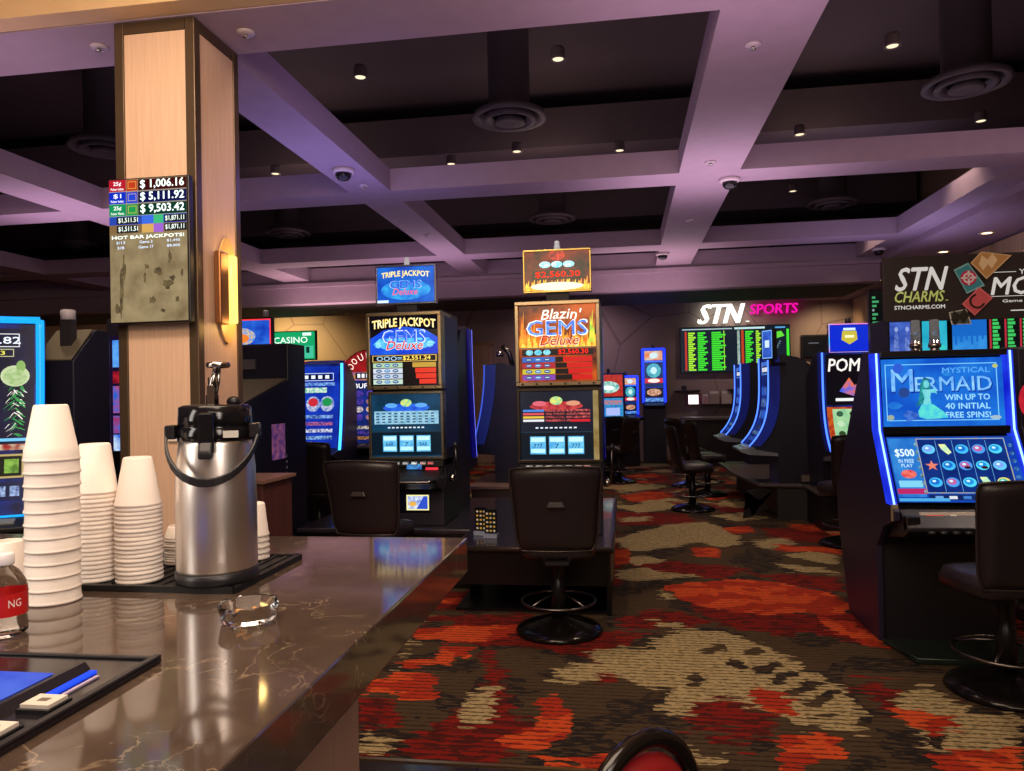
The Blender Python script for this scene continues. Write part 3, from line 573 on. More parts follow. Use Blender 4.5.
# ================================================================ STOOLS (one built, the rest copied)
def make_stool(lab):
    """front (the way the sitter looks) is +Y; the back stands at -Y"""
    t = thing('casino_chair', lab, 'chair', (0, 0, 0), 0, 'swivel chairs at the slot machines')
    G().lathe((0, 0, 0), [(.265, 0), (.27, .008), (.255, .03), (.2, .05), (.1, .075), (.055, .09)], P('#1c1918', .16, .5), 40).build('base_disc', t)
    G().lathe((0, 0, 0), [(.045, .08), (.045, .3), (.038, .31), (.038, .42), (.07, .45), (.07, .47)], P('#1c1a1c', .3, .4), 20).build('post', t)
    g = G(); g.tube([(.225*math.cos(2*PI*k/36), .225*math.sin(2*PI*k/36), .19) for k in range(36)], .009, CHRD, 8, True)
    for k in range(4):
        a = PI/4+k*PI/2; g.tube([(.04*math.cos(a), .04*math.sin(a), .235), (.13*math.cos(a), .13*math.sin(a), .22), (.225*math.cos(a), .225*math.sin(a), .19)], .007, CHRD)
    g.build('foot_ring', t)
    # seat cushion: rounded slab
    g = G(); n = 32; rings = [(.60, .47), (.93, .475), (1., .505), (1.0, .535), (.93, .575), (.7, .59), (.3, .592)]
    V = []
    for s_, z in rings:
        for i in range(n):
            a = 2*PI*i/n; c, s2 = math.cos(a), math.sin(a); e = .55
            V.append((s_*.235*math.copysign(abs(c)**e, c), .02+s_*.225*math.copysign(abs(s2)**e, s2), z-(.015 if s2 > .5 else 0)*(s_ > .6)))
    g.add(V, [(k*n+i, k*n+(i+1) % n, (k+1)*n+(i+1) % n, (k+1)*n+i) for k in range(len(rings)-1) for i in range(n)]+[tuple(range(n))[::-1], tuple((len(rings)-1)*n+i for i in range(n))], LEA, True)
    g.build('seat', t)
    # back: curved padded shell
    def shell(thick, off, zb, zt, mat, inset=0):
        g = G(); nu, nv = 14, 14; V = []
        for side in (0, 1):
            for j in range(nv+1):
                v = j/nv
                for i in range(nu+1):
                    u_ = -1+2*i/nu
                    z = zb+inset+(zt-zb-2*inset)*v
                    hw = (.235+.04*v**1.2)-inset
                    if v < .18: hw *= math.sqrt(max(0, 1-((.18-v)/.18)**2*.22))
                    if v > .9: hw *= math.sqrt(max(0, 1-((v-.9)/.1)**2*.10))
                    x = u_*hw; y = -.20-.10*v**1.3+.06*u_*u_*(.6+.4*v)
                    edge = max(abs(u_), abs(2*v-1)); th = thick*(1-max(0, (edge-.8)/.2)**2*.8)
                    z2 = z-(.015*u_*u_ if v > .8 else 0)
                    V.append((x, y+off-(th/2 if side else -th/2), z2))
        m_ = (nu+1)*(nv+1); F = []
        for j in range(nv):
            for i in range(nu):
                a = j*(nu+1)+i; F.append((a, a+1, a+nu+2, a+nu+1)); F.append((m_+a, m_+a+nu+1, m_+a+nu+2, m_+a+1))
        for i in range(nu): F.append((i, m_+i, m_+i+1, i+1)); a = nv*(nu+1)+i; F.append((a, a+1, m_+a+1, m_+a))
        for j in range(nv): a = j*(nu+1); F.append((a, a+nu+1, m_+a+nu+1, m_+a)); a += nu; F.append((a, m_+a, m_+a+nu+1, a+nu+1))
        g.add(V, F, mat, True); return g
    b = shell(.055, .0, .53, 1.04, LEA).build('backrest', t)
    g = G(); pts = []
    for k in range(48):   # piping round the edge of the shell
        q = k/48*4; s_, r_ = int(q), q-int(q)
        if s_ == 0: u_, v = -1+2*r_, 0
        elif s_ == 1: u_, v = 1, r_
        elif s_ == 2: u_, v = 1-2*r_, 1
        else: u_, v = -1, 1-r_
        hw = .235+.04*v**1.2
        if v < .18: hw *= math.sqrt(max(0, 1-((.18-v)/.18)**2*.22))
        if v > .9: hw *= math.sqrt(max(0, 1-((v-.9)/.1)**2*.10))
        pts.append((u_*hw*1.005, -.20-.10*v**1.3+.06*u_*u_*(.6+.4*v)-.008, .53+.51*v-(.015*u_*u_ if v > .8 else 0)))
    g.tube(pts, .0065, P('#3a3230', .25, .3), 6, True); g.build('edge_trim', b)
    g = G(); g.prism([(-.055, .0), (.055, .0), (.04, .032), (-.04, .032)], -.012, .004, P('#3a3436', .25), 'Y'); o = g.build('hand_grip', b, bevel=.004); o.location = (0, -.288, .80); o.rotation_euler = (R(-8), 0, 0)
    G().box(-.07, .07, -.235, .05, .455, .475, BLK).build('seat_plate', t)
    for s_ in (-1, 1): G().tube([(s_*.06, -.12, .47), (s_*.07, -.2, .475), (s_*.08, -.18, .52), (s_*.08, -.185, .56)], .014, BLK).build('back_bracket', t)
    return t
st = make_stool('black vinyl swivel chair with hand grip in front of the fiery red slot machine')
st.location = (-.425, 4.62, 0); st.rotation_euler = (0, 0, R(4))
dup(st, (-1.74, 5.08, 0), -5, 'black vinyl swivel chair in front of the blue triple jackpot slot machine')
dup(st, (1.78, 3.90, 0), 9, 'brown-black swivel chair at the right edge in front of the mermaid slot machine')
dup(st, (.80, 9.38, 0), -84, 'black swivel chair standing alone in the aisle, seen from its side')
dup(st, (1.12, 10.7, 0), -78, 'black swivel chair behind the lone aisle chair, pushed to the sports side slots')
dup(st, (.95, 11.7, 0), -65, 'furthest black chair of the three facing the blue sports side slots')
dup(st, (2.04, 7.35, 0), 12, 'tan-lit swivel chair behind the mermaid slot, facing the POM slot')
dup(st, (-3.02, 7.1, 0), -8, 'small black chair in front of the curved blue strip-lit slot machines')
dup(st, (-.28, 13.0, 0), 25, 'black chair before the small blue and red slot near the back wall')
dup(st, (-.1, 12.2, 0), 60, 'black chair in the shadow right of the fiery slot machine')

# ================================================================ ARTWORK on screens
def pay_rows(g, x0, z0, x1, z1, rows, L=2, strength=1.):
    """paytable: rows of (label colour, split, right colour)"""
    n = len(rows); h = (z1-z0)/n
    for k, (c1, frac, c2) in enumerate(rows):
        a = z1-(k+1)*h+.003; b_ = z1-k*h-.003; xm = x0+(x1-x0)*.47
        g.rect(x0, a, xm, b_, E(c1, strength), L)
        g.rect(xm+.003, a, x1, b_, E('#140c10', .8), L); g.rect(xm+(x1-xm)*frac, a, x1, b_, E(c2, strength), L+1)
        for q in range(3):
            cx = x0+(xm-x0)*(.2+.28*q); g.ell(cx, (a+b_)/2, (xm-x0)*.105, (b_-a)*.36, E('#3a8ac8' if q % 2 else '#2a5a90', strength), L+1, 10); g.rect(cx-.014, (a+b_)/2-.002, cx+.014, (a+b_)/2+.003, E('#e8f4ff', 1.1), L+2)
def flame(g, cx, z0, w, h, mat, L):
    g.poly([(cx-w, z0), (cx+w, z0), (cx+w*.8, z0+h*.45), (cx+w*.25, z0+h*.4), (cx+w*.35, z0+h), (cx-w*.2, z0+h*.55), (cx-w*.5, z0+h*.8), (cx-w*.75, z0+h*.35)], mat, L)
def gems_machine(name, lab, loc, kind):
    t = thing(name, lab, 'slot machine', loc)
    W = .60; fl = kind == 'fire'
    rim = P('#8c7c64', .28, .9) if fl else P('#a09070', .28, .9)
    # lower cabinet and belly
    G().box(-W/2+.02, W/2-.02, .02, .56, 0, .48, BODY).build('lower_cabinet', t, bevel=.006)
    g = screen(.34, .16, E('#101018', .3)); 
    if not fl: g.rect(-.02, .02, .16, .14, E('#f0e8a0', 1.2), 1); g.rect(-.01, .03, .15, .13, E('#e8f0f8', 1.1, '#7890d8', 30), 2); g.poly([(.06, .03), (.15, .03), (.15, .13), (.12, .13)], E('#3050c8', 1.1), 3); g.ell(.03, .07, .03, .02, E('#e8b050', 1.1), 3)
    else: g.rect(-.16, .01, .16, .15, E('#601010', .6, '#c04010', 20), 1)
    place(g.build('belly_glass', t), (0, .018, .10))
    G().box(-W/2+.01, W/2-.01, .04, .58, .30, 1.68, BODYB).build('cabinet', t, bevel=.006)
    # player deck
    g = G(); g.prism([(.04, .28), (-.10, .30), (-.20, .36), (-.205, .385), (-.03, .44), (.04, .44)], -W/2+.02, W/2-.02, BLK); dk = g.build('player_deck', t, bevel=.005)
    g = G(); g.tube([(-W/2+.03, -.20, .375), (-W/2+.08, -.225, .365), (W/2-.08, -.225, .365), (W/2-.03, -.20, .375)], .014, CHRD); g.build('deck_rail', dk)
    g = screen(.12, .05, E('#4aa0e0', 1., '#1848a0', 40)); place(g.build('bill_reader', t), (.06, -.035, .445), -20)
    g = screen(.10, .03, E('#e02038', 1.2)); place(g.build('ticket_slot', t), (.2, -.035, .43), -20)
    for k, (x, c) in enumerate(((-.22, '#b8b8b0'), (-.15, '#e0e0d8'), (-.08, '#c8c8c8'), (-.01, '#b8b8b0'), (.06, '#f8f8f0'), (.13, '#d8a090'), (.19, '#e05050'))):
        g = G(); g.box(-.026, .026, -.012, .012, -.014, .014, BLK); g.rect(-.022, -.010, .022, .010, E(c, 1.2, '#40484c', 90), 12); o = g.build('play_button', t, bevel=.002); place(o, (x, -.012, .488), -15)
    G().box(-W/2+.01, W/2-.01, -.02, .3, .462, .515, BLK2).build('button_panel', t, bevel=.004)
    # main screen
    hm = .53
    g = G(); g.frame(-W/2, 0, W/2, hm, .001, rim, 0); o = None
    g = G(); bw = .022
    for a in ((-W/2, W/2, 0, bw), (-W/2, W/2, hm-bw, hm), (-W/2, -W/2+bw, bw, hm-bw), (W/2-bw, W/2, bw, hm-bw)): g.box(a[0], a[1], -.035, .06, a[2], a[3], P('#8a8478', .25, .9) if not fl else P('#403830', .3, .8))
    if fl: g.box(W/2-.06, W/2-.022, -.034, .05, bw, hm-bw, E('#b09050', .55, '#d8c080', 10))
    place(g.build('lower_bezel', t, bevel=.003), (0, .0, .52))
    ww = W-2*bw; hh = hm-2*bw; bgc = E('#0c3048', .9, '#14486a', 6) if not fl else E('#141c2c', .8, '#1c2438', 6)
    g = screen(ww, hh, bgc); x0, x1 = -ww/2+.02, ww/2-.02
    if fl: x1 -= .04
    xm = (x0+x1)/2
    g.ell(xm, hh*.78, ww*.34, hh*.07, E('#2050e0' if not fl else '#a02030', 1., '#3078f0' if not fl else '#e05050', 25), 1)
    g.ell(xm, hh*.86, .045, .03, E('#e8e060', 1.2, '#60c8a0', 40), 2); g.ell(xm-.12, hh*.82, .05, .018, E('#e06878' if fl else '#60a8f0', 1.1), 2); g.ell(xm+.12, hh*.82, .05, .018, E('#e09878' if fl else '#60a8f0', 1.1), 2)
    if not fl:
        g.rect(x0, hh*.52, x1, hh*.73, E('#a8d8ec', 1.05, '#78b0d0', 30), 3)
        for r_ in range(4):
            for c_ in range(10): g.rect(x0+.015+c_*.049, hh*(.545+r_*.045), x0+.04+c_*.049, hh*(.565+r_*.045), E('#284868', .9), 4)
    else:
        for r_, c_ in enumerate(('#4888e0', '#e05058', '#e8c040', '#e8e8f0')):
            z = hh*(.70-r_*.048); g.rect(x0, z, x0+.15, z+hh*.032, E(c_, 1.1), 3); g.rect(x0+.16, z, x0+.30, z+hh*.03, E('#d85858', 1., '#301820', 60), 3); g.rect(x0+.31, z, x1, z+hh*.03, E('#e86868', 1., '#601820', 60), 3)
        g.rect(xm+.1, hh*.55, x1, hh*.585, E('#d82030', 1.), 4)
    for k in range(9): g.rect(xm-.15+k*.034, hh*.455, xm-.13+k*.034, hh*.475, E('#e8f4ff', 1.1), 3)
    g.rect(-ww/2, hh*.395, ww/2, hh*.41, E('#284050', .7), 2); g.rect(-ww/2, hh*.02, ww/2, hh*.39, E('#0a2030' if not fl else '#101c28', .7), 2)
    for k in range(3):
        cx = xm+(k-1)*.135; g.rect(cx-.056, hh*.08, cx+.056, hh*.34, E('#70c8ec', 1.15, '#48a0dc', 14), 3); g.rect(cx-.05, hh*.10, cx+.05, hh*.16, E('#b8ecf8', 1.2), 4); g.rect(cx-.05, hh*.26, cx+.05, hh*.325, E('#c0ecf8', 1.2), 4)
        g.text(('BAR', '7', 'BAR')[k] if not fl else ('777', '7', '777')[k], cx, hh*.2, .06 if k != 1 else .03, hh*.06, E('#1c4c90', 1.), 5)
    for k, c_ in enumerate(('#c8c8c0', '#90c8a0', '#f0f0e8', '#e0a090', '#e04040')): pass
    place(g.build('game_screen', t), (0, -.012, .52+bw))
    # upper glass
    hu = .60
    g = G(); bw = .028
    for a in ((-W/2, W/2, 0, bw), (-W/2, W/2, hu-bw, hu), (-W/2, -W/2+bw, bw, hu-bw), (W/2-bw, W/2, bw, hu-bw)): g.box(a[0], a[1], -.05, .3, a[2], a[3], rim)
    place(g.build('upper_bezel', t, bevel=.004), (0, -.01, 1.065))
    ww = W-2*bw; hh = hu-2*bw
    if fl:
        g = screen(ww, hh, E('#3a0c08', .9, '#e06010', 5, 4, .12))
        for k in range(13):
            cx = -ww/2+.02+k*(ww-.04)/12; flame(g, cx, hh*.44, .03, hh*(.22+.2*((k*7) % 5)/5), E('#f0a020', 1.2, '#e84c10', 14), 1); flame(g, cx+.01, hh*.44, .018, hh*(.12+.12*((k*3) % 4)/4), E('#ffe860', 1.3, '#f8a020', 14), 2)
        for s_ in (-1, 1): flame(g, s_*(ww/2-.028), hh*.5, .022, hh*.45, E('#e8e040' if s_ > 0 else '#f0b030', 1.2, '#50c040' if s_ > 0 else '#f06010', 14), 2)
        V0 = E('#e83010', 1.1)
        g.text("Blazin'", .03, hh*.87, .27, .075, E('#fff8e8', 1.5), 5, .25, .01, .01)
        g.text('GEMS', 0, hh*.70, .435, .112, E('#f4f8ff', 1.3), 4, 0, .02); g.text('GEMS', 0, hh*.70, .42, .10, E('#3a68e0', 1.2, '#80b0f8', 30), 5, 0, .008)
        g.text('Deluxe', .02, hh*.54, .27, .075, E('#fff0d0', 1.2), 4, .3, .05); g.text('Deluxe', .02, hh*.54, .265, .07, E('#c83018', 1.1), 5, .3, .01)
        g.rect(-ww/2, hh*.435, ww/2, hh*.45, E('#a08060', .7), 3)
        g.rect(-ww/2+.02, hh*.345, ww/2-.02, hh*.425, E('#18101a', .7), 3); g.text('$2,560.30', .11, hh*.385, .21, .036, E('#ff2818', 1.4), 5)
        for q in range(3): g.ell(-.2+q*.062, hh*.385, .027, .02, E('#40c0e0', 1.1, '#a0e8f0', 40), 5, 10)
        pay_rows(g, -ww/2+.02, hh*.02, ww/2-.03, hh*.33, [('#3868c8', .22, '#d81818'), ('#b82838', .32, '#d81818'), ('#d8c838', .36, '#d81818'), ('#8848b8', .46, '#d81818')], 3, 1.)
    else:
        g = screen(ww, hh, E('#0c0a14', .8))
        g.poly([(-ww/2, hh*.45), (ww/2, hh*.45), (ww/2, hh*.68), (ww*.3, hh*.80), (0, hh*.845), (-ww*.3, hh*.80), (-ww/2, hh*.68)], E('#1038d0', 1.1, '#2068f0', 6), 1)
        g.rect(-ww/2, hh*.80, ww/2, hh, E('#18101a', .8), 0)
        g.text('TRIPLE JACKPOT', 0, hh*.855, ww*.93, .085, E('#f8c850', 1.35, '#fff4c0', 22), 4, 0, .03, .02)
        g.poly([(-ww*.46, hh*.60), (-ww*.36, hh*.68), (ww*.36, hh*.68), (ww*.46, hh*.60), (ww*.3, hh*.53), (-ww*.3, hh*.53)], E('#30a0f0', 1.1, '#78e0f8', 18), 2)
        g.text('GEMS', 0, hh*.70, .345, .102, E('#d8e8ff', 1.2), 4, 0, .02); g.text('GEMS', 0, hh*.70, .33, .09, E('#2450d8', 1.2, '#4878f0', 30), 5, 0, .008)
        g.text('Deluxe', .01, hh*.58, .29, .07, E('#ffe8e8', 1.2), 5, .3, .04); g.text('Deluxe', .01, hh*.58, .285, .065, E('#d82838', 1.2), 6, .3, .01)
        for sx in (-1, 1): g.ell(sx*ww*.38, hh*.59, .03, .025, E('#a8f0ff', 1.2, '#40b0e8', 50), 3, 8)
        g.rect(-ww/2+.015, hh*.345, ww/2-.015, hh*.44, E('#e0b860', 1.1), 3); g.rect(-ww/2+.022, hh*.355, ww/2-.022, hh*.43, E('#101018', .8), 4)
        g.text('$2,551.24', .1, hh*.392, .22, .036, E('#ffd860', 1.4), 6); g.text('OOO=', -.12, hh*.392, .2, .034, E('#a8d0f0', 1.2), 6)
        pay_rows(g, -ww/2+.02, hh*.02, ww/2-.02, hh*.335, [('#b8d8b0', .3, '#c8a040'), ('#d8e0f0', .38, '#e83828'), ('#c8d0e0', .4, '#e83828'), ('#c8e0d0', .5, '#e83828')], 3, 1.05)
    place(g.build('jackpot_glass', t), (0, -.036, 1.065+bw))
    g = G()
    for k in range(6): g.lathe((-.25+k*.1, -.062, 1.08+.0), [(.008, -.004), (.006, .004)], BLK, 8, ax='Y')
    g.build('glass_latches', t)
    # topper
    tp = G(); tp.box(-.08, .08, .06, .12, 0, .08, BLK2); tp.box(-.17, .17, .05, .14, .0, .015, BLK2); tp.build('topper_stand', t).location = (0, 0, 1.66)
    tw, th = .49, .31
    g = G()
    for a in ((-tw/2, tw/2, 0, .014), (-tw/2, tw/2, th-.014, th), (-tw/2, -tw/2+.014, .014, th-.014), (tw/2-.014, tw/2, .014, th-.014)): g.box(a[0], a[1], -.02, .04, a[2], a[3], P('#a08c50', .3, .9) if fl else P('#8c90a0', .25, .9))
    g.box(-tw/2+.01, tw/2-.01, .01, .06, .01, th-.01, BLK2)
    place(g.build('topper_frame', t, bevel=.003), (0, .05, 1.735))
    sw, sh = tw-.03, th-.03
    if fl:
        g = screen(sw, sh, E('#100808', .8, '#902008', 9, 4, .1))
        for k in range(11): flame(g, -sw/2+.02+k*(sw-.04)/10, .0, .025, sh*(.28+.14*((k*5) % 4)/4), E('#ffe040', 1.4, '#f07010', 20), 1)
        g.ell(0, sh*.9, .06, .04, E('#d83020', 1.2, '#601010', 30), 2)
        for q in range(3): g.ell((q-1)*.085, sh*.66, .042, .024, E('#60e8f8', 1.25, '#e0ffff', 40), 3, 10)
        g.rect(-sw/2+.05, sh*.28, sw/2-.03, sh*.52, E('#1a0a08', .7), 4); g.text('$2,560.30', .005, sh*.4, .32, .048, E('#ff3018', 1.5), 5); g.ell(0, sh*.1, .19, .03, E('#fff8d0', 1.3), 3)
    else:
        g = screen(sw, sh, E('#1048c0', 1., '#2078e8', 5))
        g.ell(0, sh*.35, sw*.44, sh*.28, E('#38b0f0', 1.1, '#1860d8', 14), 1); g.text('TRIPLE JACKPOT', 0, sh*.74, sw*.84, .055, E('#fff0b0', 1.35, '#e8c860', 22), 4, 0, .03, .015)
        g.text('GEMS', 0, sh*.5, .26, .06, E('#b8d8ff', 1.2), 4, 0, .02); g.text('GEMS', 0, sh*.5, .25, .055, E('#3860d8', 1.2), 5); g.text('Deluxe', 0, sh*.3, .2, .05, E('#e86888', 1.2), 5, .3)
        g.rect(-sw/2, 0, -sw/2+.09, .02, E('#d8f0ff', 1.3), 4)
    place(g.build('topper_screen', t), (0, .035, 1.75))
    g = G(); g.lathe((0, .08, 2.045), [(.022, 0), (.022, .03), (.018, .032), (.018, .062), (.012, .066)], E('#e8e0e0', .55), 12); g.build('candle_light', t)
    # lever
    g = G(); g.lathe((W/2, .14, .36), [(.03, 0), (.03, .03), (.02, .05)], CHR, 16, ax='X'); g.tube([(W/2+.05, .14, .36), (W/2+.058, .13, .48), (W/2+.062, .10, .60)], .007, CHRD); g.build('lever', t)
    G().lathe((W/2+.062, .10, .62), [(.004, -.022), (.016, -.016), (.022, 0), (.016, .016), (.004, .022)], BLK, 14).build('lever_knob', t)
    G().box(W/2-.012, W/2+.001, .06, .5, .6, 1.64, P('#20307a', .4)).build('side_panel', t)
    return t
PZ = .45
gems_machine('slot_machine', 'tall slot machine with fiery red glass reading Blazin Gems and flame topper', (-.457, 5.32, PZ), 'fire')
gems_machine('slot_machine', 'tall slot machine with blue glass and topper reading Triple Jackpot Gems', (-1.68, 5.67, PZ), 'blue')

# back-to-back neighbours with curved light strips (fronts face away, +Y)
def curve_front(n=24, z0=.42, z1=1.66, y0=-.06, lean=.14, pw=2.):
    return [(y0-lean*(1-k/n)**pw, z0+(z1-z0)*k/n) for k in range(n+1)]
def strip_machine(lab, loc, rz, col='#3050ff', side='#1818c0', art=None, w=.62, s=4, group=None, H_=1.66, strip_r=.012, dp=.55, top_bar=False, deckc=True, topper=None, lean=.14, pw=2.):
    """video slot with one tall curved screen edged by light strips; front is -Y"""
    t = thing('video_slot_machine', lab, 'slot machine', loc, rz, group)
    cf = curve_front(z1=H_, lean=lean, pw=pw)
    prof = [(dp-.05, 0), (.02, 0), (.02, .34), (cf[0][0]+.06, .38)]+[(y+.025, z) for y, z in cf]+[(.10, H_+.02), (dp-.25 if dp > .5 else dp-.1, H_-.03), (dp, H_*.82), (dp, .4)]
    G().prism(prof, -w/2+.025, w/2-.025, BODYB).build('cabinet', t)
    for sx in (-1, 1):
        x = sx*(w/2-.012)
        g = G(); g.prism([(y-.006, z) for y, z in cf]+[(y+.11, z) for y, z in cf[::-1]], x-.012, x+.012, P(side, .35)); g.build('side_fin', t)
        g = G(); g.tube([(x, y-.012, z) for y, z in cf], strip_r, E(col, s), 8); g.build('light_strip', t)
    if top_bar:
        y, z = cf[-1]; G().tube([(-w/2+.012, y-.012, z), (w/2-.012, y-.012, z)], strip_r*.9, E(col, s), 8).build('top_light_strip', t)
        y, z = cf[0]; G().tube([(-w/2+.012, y-.012, z), (w/2-.012, y-.012, z)], strip_r*.5, E(col, s), 8).build('lower_light_strip', t)
    # curved screen
    g = G(); V = []; n = len(cf); ww = w/2-.035
    for y, z in cf: V += [(-ww, y+.012, z), (ww, y+.012, z)]
    g.add(V, [(2*i, 2*i+1, 2*i+3, 2*i+2) for i in range(n-1)], E('#0c1640', .7, '#2038a0', 6))
    sc = g.build('curved_screen', t)
    g = G(); zz0, zz1 = cf[0][1], cf[-1][1]
    g.sub = .04
    if art: art(g, ww, zz0, zz1)
    # wrap the flat art on to the curve
    def cy_(z):
        k = max(0, min(1, (z-zz0)/(zz1-zz0))); return -.06-lean*(1-k)**pw
    g.v = [(x, cy_(z)+.010+y, z) for x, y, z in g.v]
    if g.v: g.build('screen_art', sc)
    if deckc:
        g = G(); g.prism([(.03, .30), (-.30, .32), (-.40, .36), (-.40, .385), (-.17, .43), (.03, .43)], -w/2+.03, w/2-.03, P('#98a0a8', .3, .5) if lean > .2 else BLK); dk = g.build('player_deck', t, bevel=.006)
        for k in range(4):
            g = G(); g.box(-.04, .04, -.03, .03, 0, .012, P('#90989c', .25)); o = g.build('play_button', dk); o.location = (-.18+k*.12, -.31, .402); o.rotation_euler = (R(14), 0, 0)
    if topper:
        G().box(-.05, .05, .08, .16, H_-.03, H_+.12, BLK2).build('topper_stand', t)
        topper(t, H_+.0)
    return t
def generic_art(cols, head, seed=1, grid=(5, 3)):
    def art(g, ww, z0, z1):
        rnd = random.Random(seed); h = z1-z0; g.eps = .002
        g.rect(-ww*.9, z0+h*.80, ww*.9, z0+h*.95, E(cols[0], 1.1, cols[1], 10), 1); g.rect(-ww*.7, z0+h*.82, ww*.7, z0+h*.9, E('#181828', .8), 2)
        for k in range(6): g.rect(-ww*.6+k*ww*.2, z0+h*.835, -ww*.6+k*ww*.2+ww*.13, z0+h*.885, E('#f4f4ff', 1.2), 3)
        if head: g.text(head, 0, z0+h*.73, ww*1.5, h*.06, E('#ffffff', 1.2), 3)
        for i in range(grid[0]):
            for j in range(grid[1]):
                cx = -ww*.78+1.56*ww*(i+.5)/grid[0]; cz = z0+h*(.28+.40*(j+.5)/grid[1]); g.ell(cx, cz, ww*.6/grid[0], h*.16/grid[1], E(rnd.choice(cols), 1.1, rnd.choice(cols), 30), 2, 12)
        for k in range(3): g.rect(-ww*.85, z0+h*(.05+.065*k), ww*.85, z0+h*(.09+.065*k), E(cols[k % len(cols)], 1., '#101428', 40), 2)
    return art
strip_machine('blue edge-lit slot machine back to back with the triple jackpot one, seen from behind', (-1.71, 6.83, PZ), 180, '#7078ff', '#1c18e0', generic_art(['#2040c0', '#40a0e0', '#e04040'], '', 3), group='slots facing away on the middle platform', s=5, H_=1.62)
strip_machine('blue edge-lit slot machine back to back with the fiery red one, only its strip showing', (-.485, 6.60, PZ), 180, '#5058ff', '#2018f0', generic_art(['#2040c0', '#40a0e0', '#e04040'], '', 4), group='slots facing away on the middle platform', s=4, H_=1.62)

# raised platform under that bank
PLT = P('#2c2630', .22, coat=.3); APR = P('#0c0b0d', .3)
t = thing('machine_platform', 'low black machine platform with rounded metal nosing under the two gem slots', 'platform', (-.6, 4.95, 0))
g = G(); g.prism([(-.57, 0), (.49, 0), (.49, 2.3), (-1.95, 2.3), (-1.95, .6), (-.57, .6)], .41, PZ-.001, PLT, 'Z'); top = g.build('platform_top', t, bevel=.01)
g = G(); g.tube([(-.57, -.005, .43), (.49, -.005, .43), (.495, 2.3, .43)], .022, P('#4c4440', .3, .7)); g.build('nosing', t)
G().box(-.57, .47, .01, .04, .19, .41, APR).build('front_apron', t)
G().box(-1.95, -.58, .61, .64, .0, .41, APR).build('front_apron', t)
G().box(.46, .49, 0.0, 2.3, 0, .409, APR).build('end_panel', t, bevel=.004)
G().box(-1.9, .45, .9, 2.2, 0, .41, APR).build('plinth', t)
G().box(-.56, .45, .05, .85, 0.0, .02, APR).build('foot_plate', t)
# display tents on it
for k, (x, y, l) in enumerate(((-1.04, 5.32, 'left'), (-.95, 5.22, 'right'))):
    t = thing('table_tent', 'small black card with yellow symbols in a clear stand on the platform, %s of two' % l, 'sign', (x, y, PZ+.001), -8, 'display cards on the platform')
    g = G(); g.eps = .001; g.box(-.045, .045, 0, .006, .03, .20, P('#0c0c0e', .3))
    for i in range(3):
        for j in range(5): g.ell(-.026+i*.026, .05+j*.03, .009, .008, P('#d8b848' if (i+j) % 2 else '#d8d8d0', .5), 1, 8)
    g.build('card', t); G().box(-.05, .05, -.02, .04, 0, .03, P('#8890a8', .1)).build('stand', t)

# ================================================================ MERMAID SLOT
t = thing('mermaid_slot_machine', 'wide blue two-screen slot machine reading Mystical Mermaid with lit blue edges', 'slot machine', (1.79, 4.6, 0))
W = .73; hw = W/2
prof = [(.0, .0), (.0, .55), (-.12, .68), (-.30, .74), (-.30, .79), (-.24, .83), (-.03, 1.22), (.0, 1.66), (.18, 1.67), (.80, .80), (.80, .6), (.58, 0)]
g = G(); g.prism(prof, -hw, -hw+.03, P('#241e34', .4)); g.prism(prof, hw-.03, hw, P('#241e34', .4)); g.build('side_panel', t, bevel=.004)
prof2 = [(.03, .0), (.03, .55), (-.1, .68), (-.22, .76), (0, 1.22), (.04, 1.645), (.17, 1.65), (.78, .8), (.78, .6), (.56, 0)]
G().prism(prof2, -hw+.031, hw-.031, BLK).build('cabinet', t)
led = [(-.255, .82), (-.045, 1.215), (-.015, 1.655)]
for sx in (-1, 1):
    x = sx*(hw-.012)
    g = G(); g.prism([(y-.008, z) for y, z in led]+[(y+.06, z) for y, z in led[::-1]], x-.019, x+.019, E('#1220d8', .9, '#2848ff', 5)); g.build('blue_fin', t)
    g = G(); g.tube([(x, y-.016, z) for y, z in led], .0055, E('#78a0ff', 3.5)); g.build('light_strip', t)
    G().box(sx*(hw-.012)-.014, sx*(hw-.012)+.014, -.28, -.25, .735, .825, P('#c8b890', .3, .5)).build('corner_cap', t)
BL = E('#1050c8', 1., '#2080e8', 4)
# top screen art
sw, sh = W-.085, .385
g = screen(sw, sh, BL)
g.frame(-sw/2+.02, .03, sw/2-.03, sh-.03, .005, E('#78c8f8', 1.15), 1)
for k in range(16): g.ell(random.uniform(-sw/2+.03, sw/2-.05), random.uniform(.04, sh-.05), random.uniform(.01, .05), random.uniform(.006, .03), E('#1868d8', .95, '#3090e8', 12), 1, 12)
g.text('MYSTICAL', .13, sh*.82, .25, .03, E('#58a8f0', 1.1), 3)
g.text('M', -sw*.325, sh*.665, .122, .132, E('#1038a0', 1.), 4, 0, .022); g.text('M', -sw*.33, sh*.68, .115, .125, E('#88c8f8', 1.15, '#4890e8', 20), 5, 0, .012)
g.text('ERMAID', sw*.096, sh*.61, .41, .086, E('#1038a0', 1.), 4, 0, .022, .0); g.text('ERMAID', sw*.09, sh*.62, .405, .08, E('#90ccf8', 1.15, '#5098e8', 20), 5, 0, .012)
for k, s_ in enumerate(('WIN UP TO', '40 INITIAL', 'FREE SPINS!')): g.text(s_, sw*.2, sh*(.42-.13*k), .235, .033, E('#98d8f8', 1.15), 5, 0, .02)
skin = E('#58c8d8', 1.05, '#80dce0', 20); hair = E('#30a8a0', 1., '#184878', 25)
mx = -sw*.14
g.poly([(mx-.055, sh*.28), (mx-.035, sh*.42), (mx-.03, sh*.60), (mx-.005, sh*.72), (mx+.02, sh*.70), (mx+.028, sh*.58), (mx+.02, sh*.5), (mx-.01, sh*.35)], hair, 6)
